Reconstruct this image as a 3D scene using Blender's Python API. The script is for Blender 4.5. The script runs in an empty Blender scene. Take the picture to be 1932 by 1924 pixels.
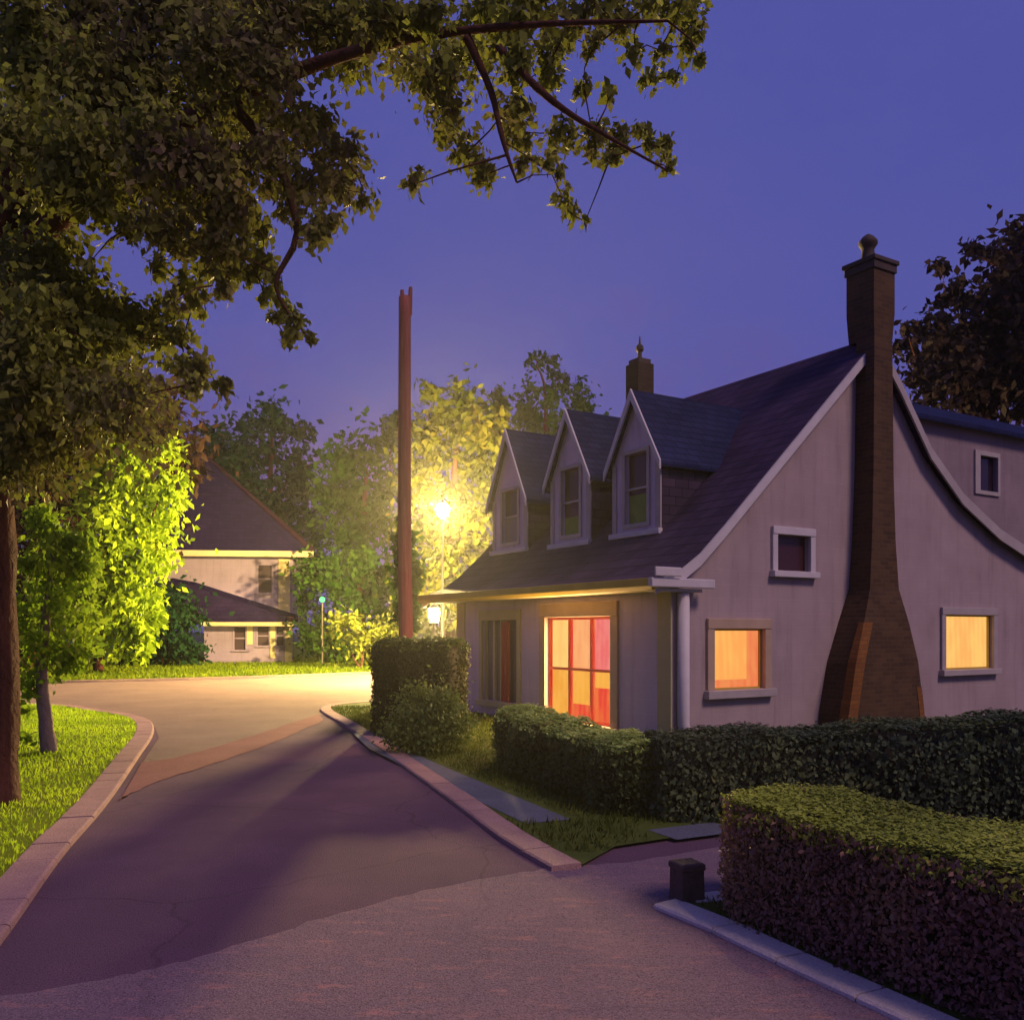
import bpy, math, random
import numpy as np
from mathutils import Vector, Matrix
from mathutils.geometry import tessellate_polygon

random.seed(7)
rng = np.random.default_rng(11)
S = bpy.context.scene
COL = S.collection

# ------------------------------------------------------------------ camera frame of reference
F, CX, HY, H = 1700.0, 966.0, 1190.0, 1.8

def at(px, py, d):                       # a point d metres ahead
    return Vector(((px - CX) / F * d, d, H + (HY - py) / F * d))

def gp(px, py, z=0.0):                   # a point on the ground plane
    d = F * (H - z) / (py - HY)
    return ((px - CX) / F * d, d)

# ------------------------------------------------------------------ mesh helpers
class MB:
    def __init__(self):
        self.v, self.f, self.m = [], [], []

    def quad(self, a, b, c, d, m=0):
        n = len(self.v)
        self.v += [tuple(a), tuple(b), tuple(c), tuple(d)]
        self.f.append((n, n + 1, n + 2, n + 3)); self.m.append(m)

    def poly(self, pts, m=0):
        n = len(self.v)
        self.v += [tuple(p) for p in pts]
        self.f.append(tuple(range(n, n + len(pts)))); self.m.append(m)

    def box(self, x0, x1, y0, y1, z0, z1, m=0):
        n = len(self.v)
        self.v += [(x0, y0, z0), (x1, y0, z0), (x1, y1, z0), (x0, y1, z0), (x0, y0, z1), (x1, y0, z1), (x1, y1, z1), (x0, y1, z1)]
        for q in ((0, 3, 2, 1), (4, 5, 6, 7), (0, 1, 5, 4), (1, 2, 6, 5), (2, 3, 7, 6), (3, 0, 4, 7)):
            self.f.append(tuple(n + i for i in q)); self.m.append(m)

    def loft(self, rings, m=0, cap=True, closed=True):
        n = len(self.v); k = len(rings[0])
        for r in rings: self.v += [tuple(p) for p in r]
        for i in range(len(rings) - 1):
            for j in range(k if closed else k - 1):
                a = n + i * k + j; b = n + i * k + (j + 1) % k
                self.f.append((a, b, b + k, a + k)); self.m.append(m)
        if cap and closed:
            self.f.append(tuple(n + j for j in reversed(range(k)))); self.m.append(m)
            self.f.append(tuple(n + (len(rings) - 1) * k + j for j in range(k))); self.m.append(m)

    def lathe(self, cx, cy, prof, seg=16, m=0):
        self.loft([[(cx + r * math.cos(2 * math.pi * j / seg), cy + r * math.sin(2 * math.pi * j / seg), z) for j in range(seg)] for r, z in prof], m)

    def tube(self, pts, rad, seg=8, m=0, wob=0.0):
        rings = []
        P = [Vector(p) for p in pts]
        for i, p in enumerate(P):
            t = (P[min(i + 1, len(P) - 1)] - P[max(i - 1, 0)])
            if t.length < 1e-6: t = Vector((0, 0, 1))
            t.normalize()
            u = t.cross(Vector((0, 1, 0)))
            if u.length < .1: u = t.cross(Vector((1, 0, 0)))
            u.normalize(); w = t.cross(u)
            r = rad[i] if isinstance(rad, (list, tuple)) else rad
            rings.append([p + (u * math.cos(2 * math.pi * j / seg) + w * math.sin(2 * math.pi * j / seg)) * r * (1 + random.uniform(-wob, wob)) for j in range(seg)])
        self.loft(rings, m)

    def prism(self, prof, y0, y1, m=0):   # closed profile in x,z pushed along y
        a = [(x, y0, z) for x, z in prof]; b = [(x, y1, z) for x, z in prof]
        self.loft([a, b], m)

    def build(self, name, mats, parent=None, smooth=False, bevel=0):
        me = bpy.data.meshes.new(name)
        me.from_pydata(self.v, [], self.f)
        if not isinstance(mats, (list, tuple)): mats = [mats]
        for m in mats: me.materials.append(m)
        if len(mats) > 1:
            me.polygons.foreach_set('material_index', self.m)
        if smooth: me.polygons.foreach_set('use_smooth', [True] * len(me.polygons))
        me.update()
        import bmesh
        bm = bmesh.new(); bm.from_mesh(me)
        bmesh.ops.recalc_face_normals(bm, faces=bm.faces)
        bm.to_mesh(me); bm.free()
        o = bpy.data.objects.new(name, me); COL.objects.link(o)
        if parent is not None: o.parent = parent
        if bevel:
            b = o.modifiers.new('bevel', 'BEVEL'); b.width = bevel; b.segments = 2; b.limit_method = 'ANGLE'
        return o

def tag(o, label=None, cat=None, group=None, kind=None):
    if label: o['label'] = label
    if cat: o['category'] = cat
    if group: o['group'] = group
    if kind: o['kind'] = kind
    return o

def empty(name, loc, rz=0.0):
    o = bpy.data.objects.new(name, None); COL.objects.link(o)
    o.location = loc; o.rotation_euler = (0, 0, rz); o.empty_display_size = .2
    return o

def poly_sheet(name, pts, z, mat, parent=None):
    vs = [Vector((x, y, z)) for x, y in pts]
    tris = tessellate_polygon([vs])
    me = bpy.data.meshes.new(name)
    fs = []
    for t in tris:
        a, b, c = (vs[i] for i in t)
        fs.append(tuple(t) if (b - a).cross(c - a).z > 0 else tuple(reversed(t)))
    me.from_pydata([tuple(v) for v in vs], [], fs)
    me.materials.append(mat)
    o = bpy.data.objects.new(name, me); COL.objects.link(o)
    if parent: o.parent = parent
    return o

def catmull(pts, n=6):
    P = [np.array(p, float) for p in pts]
    out = []
    for i in range(len(P) - 1):
        p0, p1, p2, p3 = P[max(i - 1, 0)], P[i], P[i + 1], P[min(i + 2, len(P) - 1)]
        for k in range(n):
            t = k / n
            out.append(.5 * ((2 * p1) + (-p0 + p2) * t + (2 * p0 - 5 * p1 + 4 * p2 - p3) * t * t + (-p0 + 3 * p1 - 3 * p2 + p3) * t ** 3))
    out.append(P[-1])
    return [tuple(p) for p in out]

def offset(pts, d):                      # to the left of the walking direction
    out = []
    for i in range(len(pts)):
        a = np.array(pts[max(i - 1, 0)]); b = np.array(pts[min(i + 1, len(pts) - 1)])
        t = b - a; t = t / (np.linalg.norm(t) + 1e-9)
        out.append((pts[i][0] - t[1] * d, pts[i][1] + t[0] * d))
    return out

# ------------------------------------------------------------------ materials
def new_mat(name):
    m = bpy.data.materials.new(name); m.use_nodes = True
    nt = m.node_tree; nt.nodes.clear()
    return m, nt, nt.nodes.new, nt.links.new

def surf(name, c1, c2=None, scale=3.0, rough=.8, bump=.15, bscale=40.0, spec=.3, boards=0.0, stretch=None, metal=0.0, c3=None, detail=6, grain=0.0, streak=0.0, cracks=0.0, fleck=None):
    m, nt, N, L = new_mat(name)
    out = N('ShaderNodeOutputMaterial'); b = N('ShaderNodeBsdfPrincipled')
    L(b.outputs[0], out.inputs[0])
    tc = N('ShaderNodeTexCoord'); mp = N('ShaderNodeMapping')
    L(tc.outputs['Object'], mp.inputs[0])
    if stretch: mp.inputs['Scale'].default_value = stretch
    n = N('ShaderNodeTexNoise'); n.inputs['Scale'].default_value = scale; n.inputs['Detail'].default_value = detail
    n.inputs['Roughness'].default_value = .62
    L(mp.outputs[0], n.inputs['Vector'])
    r = N('ShaderNodeValToRGB')
    r.color_ramp.elements[0].position = .32; r.color_ramp.elements[1].position = .68
    r.color_ramp.elements[0].color = (*c1, 1); r.color_ramp.elements[1].color = (*(c2 or c1), 1)
    if c3:
        e = r.color_ramp.elements.new(.5); e.color = (*c3, 1)
    L(n.outputs['Fac'], r.inputs[0])
    colr = r.outputs[0]
    def mixin(fac, blend, col, amount, prev):
        mx = N('ShaderNodeMixRGB'); mx.blend_type = blend
        ml = N('ShaderNodeMath'); ml.operation = 'MULTIPLY'; ml.inputs[1].default_value = amount; L(fac, ml.inputs[0]); L(ml.outputs[0], mx.inputs[0])
        L(prev, mx.inputs[1]); mx.inputs[2].default_value = (*col, 1)
        return mx.outputs[0]
    def ramp_of(sock, lo, hi):
        q = N('ShaderNodeMapRange'); q.inputs['From Min'].default_value = lo; q.inputs['From Max'].default_value = hi; L(sock, q.inputs['Value']); return q.outputs[0]
    if fleck:                              # worn patches where lighter aggregate shows
        f1 = N('ShaderNodeTexNoise'); f1.inputs['Scale'].default_value = 9; f1.inputs['Detail'].default_value = 8; f1.inputs['Roughness'].default_value = .75
        fm = N('ShaderNodeMapping'); fm.inputs['Rotation'].default_value = (0, 0, .35); fm.inputs['Scale'].default_value = (.35, 1.2, 1); L(tc.outputs['Object'], fm.inputs[0]); L(fm.outputs[0], f1.inputs['Vector'])
        colr = mixin(ramp_of(f1.outputs['Fac'], .54, .66), 'MIX', fleck, .55, colr)
    if grain:
        g1 = N('ShaderNodeTexNoise'); g1.inputs['Scale'].default_value = 160; g1.inputs['Detail'].default_value = 3; L(tc.outputs['Object'], g1.inputs['Vector'])
        colr = mixin(ramp_of(g1.outputs['Fac'], .45, .68), 'MIX', tuple(min(1, v * 2.4) for v in c1), grain, colr)
        g2 = N('ShaderNodeTexNoise'); g2.inputs['Scale'].default_value = 75; g2.inputs['Detail'].default_value = 3; L(tc.outputs['Object'], g2.inputs['Vector'])
        colr = mixin(ramp_of(g2.outputs['Fac'], .50, .70), 'MIX', tuple(v * .35 for v in c1), grain, colr)
    if cracks:
        wn = N('ShaderNodeTexNoise'); wn.inputs['Scale'].default_value = 1.7; wn.inputs['Detail'].default_value = 6; L(tc.outputs['Object'], wn.inputs['Vector'])
        wm = N('ShaderNodeMixRGB'); wm.inputs[0].default_value = .28; L(tc.outputs['Object'], wm.inputs[1]); L(wn.outputs['Color'], wm.inputs[2])
        vo = N('ShaderNodeTexVoronoi'); vo.feature = 'DISTANCE_TO_EDGE'; vo.inputs['Scale'].default_value = .55; L(wm.outputs[0], vo.inputs['Vector'])
        colr = mixin(ramp_of(vo.outputs['Distance'], .007, .002), 'MIX', tuple(v * .25 for v in c1), cracks, colr)
    if streak:                             # rain streaks and grime down a wall
        st = N('ShaderNodeTexNoise'); st.inputs['Scale'].default_value = 5; st.inputs['Detail'].default_value = 7; st.inputs['Roughness'].default_value = .7
        sm = N('ShaderNodeMapping'); sm.inputs['Scale'].default_value = (1, 1, .09); L(tc.outputs['Object'], sm.inputs[0]); L(sm.outputs[0], st.inputs['Vector'])
        colr = mixin(ramp_of(st.outputs['Fac'], .50, .74), 'MULTIPLY', (.55, .50, .52), streak, colr)
    L(colr, b.inputs['Base Color'])
    b.inputs['Roughness'].default_value = rough
    b.inputs['Specular IOR Level'].default_value = spec
    b.inputs['Metallic'].default_value = metal
    n2 = N('ShaderNodeTexNoise'); n2.inputs['Scale'].default_value = bscale; n2.inputs['Detail'].default_value = 4
    L(tc.outputs['Object'], n2.inputs['Vector'])
    bp = N('ShaderNodeBump'); bp.inputs['Strength'].default_value = bump; bp.inputs['Distance'].default_value = .03
    L(n2.outputs['Fac'], bp.inputs['Height'])
    last = bp
    if boards:
        w = N('ShaderNodeTexWave'); w.wave_type = 'BANDS'; w.bands_direction = 'Z'; w.wave_profile = 'SAW'
        w.inputs['Scale'].default_value = boards; w.inputs['Distortion'].default_value = .15; w.inputs['Detail Scale'].default_value = .6
        L(tc.outputs['Object'], w.inputs['Vector'])
        b2 = N('ShaderNodeBump'); b2.inputs['Strength'].default_value = .55; b2.inputs['Distance'].default_value = .02
        L(w.outputs['Fac'], b2.inputs['Height']); L(bp.outputs[0], b2.inputs['Normal'])
        last = b2
    L(last.outputs[0], b.inputs['Normal'])
    return m

def brick(name, c1, c2, mortar, scale=1.0):
    m, nt, N, L = new_mat(name)
    out = N('ShaderNodeOutputMaterial'); b = N('ShaderNodeBsdfPrincipled'); L(b.outputs[0], out.inputs[0])
    tc = N('ShaderNodeTexCoord')
    sp = N('ShaderNodeSeparateXYZ'); L(tc.outputs['Object'], sp.inputs[0])
    ad = N('ShaderNodeMath'); ad.operation = 'ADD'; L(sp.outputs[0], ad.inputs[0]); L(sp.outputs[1], ad.inputs[1])
    cb = N('ShaderNodeCombineXYZ'); L(ad.outputs[0], cb.inputs[0]); L(sp.outputs[2], cb.inputs[1])
    t = N('ShaderNodeTexBrick'); t.inputs['Scale'].default_value = scale
    t.inputs['Brick Width'].default_value = .23; t.inputs['Row Height'].default_value = .078; t.inputs['Mortar Size'].default_value = .006
    t.inputs['Color1'].default_value = (*c1, 1); t.inputs['Color2'].default_value = (*c2, 1); t.inputs['Mortar'].default_value = (*mortar, 1)
    L(cb.outputs[0], t.inputs['Vector'])
    n = N('ShaderNodeTexNoise'); n.inputs['Scale'].default_value = 2.2; n.inputs['Detail'].default_value = 5
    L(tc.outputs['Object'], n.inputs['Vector'])
    mx = N('ShaderNodeMixRGB'); mx.blend_type = 'MULTIPLY'; mx.inputs[0].default_value = .6
    L(t.outputs['Color'], mx.inputs[1]); L(n.outputs['Fac'], mx.inputs[2])
    L(mx.outputs[0], b.inputs['Base Color'])
    b.inputs['Roughness'].default_value = .9; b.inputs['Specular IOR Level'].default_value = .15
    bp = N('ShaderNodeBump'); bp.inputs['Strength'].default_value = .5; bp.inputs['Distance'].default_value = .01; bp.invert = True
    L(t.outputs['Fac'], bp.inputs['Height']); L(bp.outputs[0], b.inputs['Normal'])
    return m

def shingle(name, c1, c2, row=.16, spec=.25):
    # courses follow the height of the slope; staggered tabs, all real colour variation from tab to tab
    m, nt, N, L = new_mat(name)
    out = N('ShaderNodeOutputMaterial'); b = N('ShaderNodeBsdfPrincipled'); L(b.outputs[0], out.inputs[0])
    tc = N('ShaderNodeTexCoord'); sp = N('ShaderNodeSeparateXYZ'); L(tc.outputs['Object'], sp.inputs[0])
    ge = N('ShaderNodeNewGeometry')
    ad = N('ShaderNodeMath'); ad.operation = 'ADD'; L(sp.outputs[0], ad.inputs[0]); L(sp.outputs[1], ad.inputs[1])
    cb = N('ShaderNodeCombineXYZ'); L(ad.outputs[0], cb.inputs[0]); L(sp.outputs[2], cb.inputs[1])
    t = N('ShaderNodeTexBrick'); t.inputs['Scale'].default_value = 1
    t.inputs['Brick Width'].default_value = .3; t.inputs['Row Height'].default_value = row; t.inputs['Mortar Size'].default_value = .008
    t.inputs['Color1'].default_value = (*c1, 1); t.inputs['Color2'].default_value = (*c2, 1)
    t.inputs['Mortar'].default_value = (c1[0] * .5, c1[1] * .5, c1[2] * .5, 1)
    L(cb.outputs[0], t.inputs['Vector'])
    n = N('ShaderNodeTexNoise'); n.inputs['Scale'].default_value = 1.3; n.inputs['Detail'].default_value = 6
    L(tc.outputs['Object'], n.inputs['Vector'])
    mx = N('ShaderNodeMixRGB'); mx.blend_type = 'OVERLAY'; mx.inputs[0].default_value = .55
    L(t.outputs['Color'], mx.inputs[1]); L(n.outputs['Fac'], mx.inputs[2]); L(mx.outputs[0], b.inputs['Base Color'])
    b.inputs['Roughness'].default_value = .75; b.inputs['Specular IOR Level'].default_value = spec
    bp = N('ShaderNodeBump'); bp.inputs['Strength'].default_value = .6; bp.inputs['Distance'].default_value = .015; bp.invert = True
    L(t.outputs['Fac'], bp.inputs['Height']); L(bp.outputs[0], b.inputs['Normal'])
    return m

def leafmat(name, cols, trans=.35, patch=1.2, rough=.6):
    # cols: three colours from dark to light; varies from leaf to leaf and from spray to spray
    m, nt, N, L = new_mat(name)
    out = N('ShaderNodeOutputMaterial')
    g = N('ShaderNodeNewGeometry'); tc = N('ShaderNodeTexCoord')
    n = N('ShaderNodeTexNoise'); n.inputs['Scale'].default_value = patch; n.inputs['Detail'].default_value = 2
    L(tc.outputs['Object'], n.inputs['Vector'])
    mul = N('ShaderNodeMath'); mul.operation = 'MULTIPLY_ADD'; mul.inputs[1].default_value = .45
    L(g.outputs['Random Per Island'], mul.inputs[0]); 
    m2 = N('ShaderNodeMath'); m2.operation = 'MULTIPLY_ADD'; m2.inputs[1].default_value = 1.9; m2.inputs[2].default_value = -.68
    L(n.outputs['Fac'], m2.inputs[0]); L(m2.outputs[0], mul.inputs[2])
    r = N('ShaderNodeValToRGB'); r.color_ramp.elements[0].color = (*cols[0], 1); r.color_ramp.elements[1].color = (*cols[2], 1)
    e = r.color_ramp.elements.new(.5); e.color = (*cols[1], 1)
    L(mul.outputs[0], r.inputs[0])
    p = N('ShaderNodeBsdfPrincipled'); p.inputs['Roughness'].default_value = rough; p.inputs['Specular IOR Level'].default_value = .06
    L(r.outputs[0], p.inputs['Base Color'])
    t = N('ShaderNodeBsdfTranslucent'); L(r.outputs[0], t.inputs['Color'])
    mx = N('ShaderNodeMixShader'); mx.inputs[0].default_value = trans
    L(p.outputs[0], mx.inputs[1]); L(t.outputs[0], mx.inputs[2]); L(mx.outputs[0], out.inputs[0])
    return m

def glow(name, c, strength, var=.0, scale=4.0, c2=None):
    m, nt, N, L = new_mat(name)
    out = N('ShaderNodeOutputMaterial'); e = N('ShaderNodeEmission'); e.inputs['Strength'].default_value = strength
    if c2:
        tc = N('ShaderNodeTexCoord'); n = N('ShaderNodeTexNoise'); n.inputs['Scale'].default_value = scale; n.inputs['Detail'].default_value = 3
        mp = N('ShaderNodeMapping'); mp.inputs['Scale'].default_value = (1, 1, .45)
        L(tc.outputs['Object'], mp.inputs[0]); L(mp.outputs[0], n.inputs['Vector'])
        r = N('ShaderNodeValToRGB'); r.color_ramp.elements[0].position = .38; r.color_ramp.elements[1].position = .62
        r.color_ramp.elements[0].color = (*c, 1); r.color_ramp.elements[1].color = (*c2, 1)
        wv = N('ShaderNodeTexWave'); wv.wave_type = 'BANDS'; wv.bands_direction = 'DIAGONAL'; wv.inputs['Scale'].default_value = 4.2; wv.inputs['Distortion'].default_value = 2.5; wv.inputs['Detail'].default_value = 2; wv.inputs['Detail Scale'].default_value = .6
        wm = N('ShaderNodeMapping'); wm.inputs['Scale'].default_value = (1, 1, .05); L(tc.outputs['Object'], wm.inputs[0]); L(wm.outputs[0], wv.inputs['Vector'])
        av = N('ShaderNodeMath'); av.operation = 'MULTIPLY_ADD'; av.inputs[1].default_value = .12; L(wv.outputs['Fac'], av.inputs[0])
        av2 = N('ShaderNodeMath'); av2.operation = 'MULTIPLY_ADD'; av2.inputs[1].default_value = .9; av2.inputs[2].default_value = 0.0; L(n.outputs['Fac'], av2.inputs[0]); L(av2.outputs[0], av.inputs[2])
        L(av.outputs[0], r.inputs[0]); L(r.outputs[0], e.inputs['Color'])
    else:
        e.inputs['Color'].default_value = (*c, 1)
    L(e.outputs[0], out.inputs[0])
    return m

def glassy(name, c, rough=.12):
    m, nt, N, L = new_mat(name)
    out = N('ShaderNodeOutputMaterial'); b = N('ShaderNodeBsdfPrincipled'); L(b.outputs[0], out.inputs[0])
    b.inputs['Base Color'].default_value = (*c, 1); b.inputs['Roughness'].default_value = rough; b.inputs['Specular IOR Level'].default_value = .5
    return m

M = {}
M['ground'] = surf('earth', (.035, .05, .02), (.06, .07, .03), 2.0)
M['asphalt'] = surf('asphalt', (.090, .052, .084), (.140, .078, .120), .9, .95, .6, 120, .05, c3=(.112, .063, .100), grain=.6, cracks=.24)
M['shadow_edge_band'] = surf('pink_shadow_edge', (.17, .075, .078), (.22, .10, .10), 1.2, .95, .5, 90, .05, grain=.5)
M['lane'] = surf('lit_worn_pavement', (.145, .100, .132), (.210, .132, .156), 1.1, .95, .6, 110, .05, c3=(.170, .114, .144), grain=.6, cracks=.14, fleck=(.48, .20, .17))
M['tan'] = surf('lamplit_tan_pavement', (.155, .108, .098), (.21, .148, .128), .8, .95, .5, 90, .05, grain=.5, cracks=.25)
M['kerb'] = surf('pink_concrete', (.24, .145, .145), (.33, .20, .19), 2.5, .9, .45, 60, .1, grain=.4)
M['kerb_grey'] = surf('grey_concrete', (.58, .46, .38), (.68, .55, .46), 2.5, .9, .45, 60, .1, grain=.25)
M['walk'] = surf('blue_grey_flagstone', (.075, .085, .115), (.11, .115, .15), 2.0, .85, .4, 60, .1, grain=.5)
M['walk_pale'] = surf('pale_flagstone', (.25, .22, .24), (.33, .30, .31), 2.0, .85, .3, 60, .2)
M['lawn'] = surf('turf', (.11, .16, .008), (.17, .22, .012), 1.5, .95, .5, 80, .05)  # brighter than the far turf; lamplight on this lawn is in the colour
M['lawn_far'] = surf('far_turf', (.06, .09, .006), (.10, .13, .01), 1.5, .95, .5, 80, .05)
M['lawn_shade'] = surf('verge_turf', (0.048, 0.072, 0.0144), (0.08, 0.104, 0.02), 1.5, .95, .5, 80, .1)  # darker turf copy; the verge's shade is in the colour
M['grass'] = leafmat('grass_blades', ((.15, .25, .014), (.34, .51, .022), (.46, .62, .035)), .55, .9)  # brighter copy of the far blades, making up lamplight lost with distance
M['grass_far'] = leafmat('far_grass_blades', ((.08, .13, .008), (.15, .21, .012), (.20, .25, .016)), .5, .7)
M['grass_shade'] = leafmat('verge_grass', ((0.035, 0.056, 0.0084), (0.07, 0.098, 0.014), (0.119, 0.133, 0.0196)), .3, .9)  # darker blades; shade over the verge is painted in
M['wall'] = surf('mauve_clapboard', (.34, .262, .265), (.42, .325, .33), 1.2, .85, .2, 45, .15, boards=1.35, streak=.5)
M['wall_front'] = surf('skylit_clapboard', (.50, .41, .53), (.58, .48, .60), 1.2, .85, .2, 45, .15, boards=1.35, streak=.5)  # same house wall; sky light on this side is put into the paler violet
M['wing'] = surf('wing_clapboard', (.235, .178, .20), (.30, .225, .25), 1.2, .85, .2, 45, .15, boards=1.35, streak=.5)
M['trim'] = surf('pale_trim', (0.35, 0.301, 0.294), (0.42, 0.364, 0.35), 3, .6, .1, 30, .3)
M['trim_white'] = surf('white_trim', (0.495, 0.45, 0.465), (0.57, 0.525, 0.54), 3, .55, .1, 30, .3)
M['ochre'] = surf('lit_ochre_trim', (0.45, 0.324, 0.045), (0.558, 0.405, 0.063), 2, .6, .1, 30, .3)
M['olive'] = surf('olive_trim', (.40, .35, .18), (.48, .42, .22), 2, .6, .1, 30, .3)
M['casing'] = surf('tan_casing', (.38, .27, .19), (.46, .33, .23), 3, .65, .1, 30, .3)
M['roof'] = shingle('aubergine_shingle', (.040, .026, .058), (.058, .036, .074), spec=.03)
M['roof_blue'] = shingle('sky_sheen_shingle', (.010, .014, .056), (.017, .022, .074), .12, spec=.06)  # blue stands for sky sheen on the upturned slopes
M['brick'] = brick('soot_brick', (.135, .074, .036), (.090, .052, .030), (.13, .09, .065))
M['brick_orange'] = brick('side_lit_brick', (.36, .15, .04), (.28, .11, .034), (.18, .1, .05))
M['rear_brick'] = brick('dark_brick', (.07, .04, .032), (.05, .03, .026), (.05, .035, .03))
M['cap'] = surf('chimney_cap', (0.042, 0.028, 0.028), (0.063, 0.042, 0.0385), 6, .8)
M['attic_glass'] = glassy('attic_glass', (.045, .012, .018), .3)
M['dark_glass'] = glassy('dark_glass', (.02, .012, .02))
M['brown_glass'] = glassy('brown_sash', (.07, .03, .018), .3)
M['mauve_glass'] = glassy('mauve_sash', (.14, .1, .12), .3)
M['green_blind'] = surf('green_blind', (.17, .24, .05), (.22, .30, .07), 6, .8)
M['red_cloth'] = surf('red_cloth', (.34, .015, .02), (.45, .022, .025), 6, .8, stretch=(6, 6, .5))
M['sash'] = surf('backlit_curtain_seam', (.75, .10, .06), (.8, .13, .08), 6, .6)  # bright red stands for curtain seams lit from behind
M['fhwall'] = surf('pink_stucco', (.20, .155, .25), (.245, .19, .295), .9, .9, .1, 20, .15, boards=1.0, streak=.4)
M['fhtrim'] = surf('cream_trim', (0.408, 0.336, 0.18), (0.468, 0.384, 0.216), 1.5, .7)
M['fhroof'] = shingle('plum_shingle', (.012, .007, .034), (.017, .010, .042), .22, spec=.0)
M['fhroof_red'] = surf('red_hip_tile', (.020, .008, .018), (.03, .011, .024), 3, .95, spec=.02)
M['fhglass'] = glassy('plum_glass', (.035, .018, .03), .5)
M['pole'] = surf('creosote_pole', (.15, .030, .042), (.25, .06, .07), 3, .85, .5, 30, .1, stretch=(6, 6, .35))
M['metal'] = surf('dark_iron', (.05, .04, .035), (.08, .06, .05), 4, .5, .1, 30, .4)
M['bark'] = surf('red_brown_bark', (.045, .016, .014), (.085, .032, .026), 3, .95, .9, 14, .1, stretch=(5, 5, .6))
M['bark_violet'] = surf('grey_bark', (.14, .10, .11), (.22, .16, .16), 4, .95, .7, 18, .1, stretch=(5, 5, .6))
M['block'] = surf('dark_block', (0.08, 0.052, 0.052), (0.12, 0.08, 0.072), 7, .9, .4, 30, .1)
M['lf_big'] = leafmat('old_maple_leaf', ((.10, .066, .056), (.17, .18, .044), (.28, .32, .045)), .35, .5)
M['lf_lit'] = leafmat('willow_leaf', ((.13, .22, .014), (.30, .43, .020), (.42, .54, .03)), .5, .8)
M['lf_young'] = leafmat('young_leaf', ((.11, .21, .016), (.21, .33, .022), (.33, .45, .03)), .5, 1.3)
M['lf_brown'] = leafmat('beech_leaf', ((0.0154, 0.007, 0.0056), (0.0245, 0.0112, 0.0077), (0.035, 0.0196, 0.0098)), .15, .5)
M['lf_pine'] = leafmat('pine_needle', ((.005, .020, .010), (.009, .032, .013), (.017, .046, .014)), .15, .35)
M['lf_mid'] = leafmat('linden_leaf', ((.010, .032, .004), (.024, .058, .006), (.046, .088, .008)), .3, .4)
M['lf_gold'] = leafmat('golden_leaf', ((.024, .036, .003), (.050, .058, .004), (.085, .076, .006)), .35, .5)
M['lf_shrub'] = leafmat('shrub_leaf', ((0.084, 0.108, 0.012), (0.144, 0.168, 0.018), (0.204, 0.216, 0.03)), .35, .8)
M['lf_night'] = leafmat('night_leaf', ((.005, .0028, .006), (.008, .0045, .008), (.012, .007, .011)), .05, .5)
M['lf_hedge'] = leafmat('yew_leaf', ((.055, .075, .050), (.090, .12, .058), (.14, .17, .065)), .2, 1.6)
M['lf_hedge2'] = leafmat('shaded_box_leaf', ((.16, .085, .075), (.22, .125, .095), (.28, .185, .10)), .12, 1.5)  # brown side leaf; the hedge face's shade is put into the colour
M['lf_lit_top'] = leafmat('lit_box_leaf', ((.17, .20, .04), (.27, .33, .05), (.40, .44, .07)), .2, 1.5)  # paler top leaf; light on the clipped hedge is put into the colour
M['lf_lit_top2'] = leafmat('lit_privet_leaf', ((.24, .34, .10), (.38, .50, .12), (.56, .62, .16)), .3, 1.5)  # pale top leaf; light on the rounded hedge is put into the colour
M['lf_yew_dark'] = leafmat('dark_yew_leaf', ((.035, .032, .022), (.05, .055, .026), (.075, .085, .03)), .15, 1.6)
M['lf_hedge3'] = leafmat('privet_leaf', ((.06, .085, .035), (.10, .14, .045), (.17, .20, .05)), .25, 2.0)
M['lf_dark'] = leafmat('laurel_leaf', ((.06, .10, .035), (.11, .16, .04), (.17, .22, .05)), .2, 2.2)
M['core'] = surf('twig_shade', (.018, .016, .012), (.025, .02, .014), 5)
M['lamp'] = glow('lamp_globe', (1.0, .71, .25), 17500)
M['lamp2'] = glow('lantern_glass', (1.0, .74, .28), 6500)
M['lamp3'] = glow('green_lens', (.20, 1.0, .34), 1.6)
M['lit_yellow'] = glow('lit_yellow', (1.0, .60, .17), 1.0, c2=(1.0, .52, .15), scale=5)
M['lit_peach'] = glow('lit_peach', (.98, .43, .17), .95, c2=(.95, .36, .14), scale=5)
M['lit_pink'] = glow('lit_pink', (.85, .15, .15), .95, c2=(.9, .22, .20), scale=5)
M['lit_amber'] = glow('lit_amber', (.88, .36, .045), .95, c2=(.95, .44, .07), scale=5)
M['lit_red'] = glow('lit_red', (.82, .05, .035), .95, c2=(.86, .17, .045), scale=3)
M['lit_gable'] = glow('lit_gable', (1.0, .50, .12), 1.0, c2=(1.0, .40, .10), scale=3)
M['lit_gable_b'] = glow('lit_gable_pale', (1.0, .58, .16), 1.0, c2=(1.0, .47, .13), scale=3)
M['lit_coral'] = glow('lit_coral', (.95, .20, .08), .9, c2=(.98, .30, .10), scale=4)

# ------------------------------------------------------------------ foliage
def leaf_mesh(P, A, NRM, ln, wd, extra=None):
    """diamond leaves: P base centre, A long axis, NRM leaf normal, ln, wd arrays"""
    B = np.cross(A, NRM); B /= np.linalg.norm(B, axis=1)[:, None] + 1e-9
    Nn = np.cross(B, A)
    n = len(P)
    V = np.empty((n, 4, 3))
    V[:, 0] = P - A * ln[:, None] * .5
    V[:, 1] = P + B * wd[:, None] * .5 + Nn * wd[:, None] * .15 - A * ln[:, None] * .05
    V[:, 2] = P + A * ln[:, None] * .5
    V[:, 3] = P - B * wd[:, None] * .5 + Nn * wd[:, None] * .15 - A * ln[:, None] * .05
    return V.reshape(-1, 3)

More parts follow.
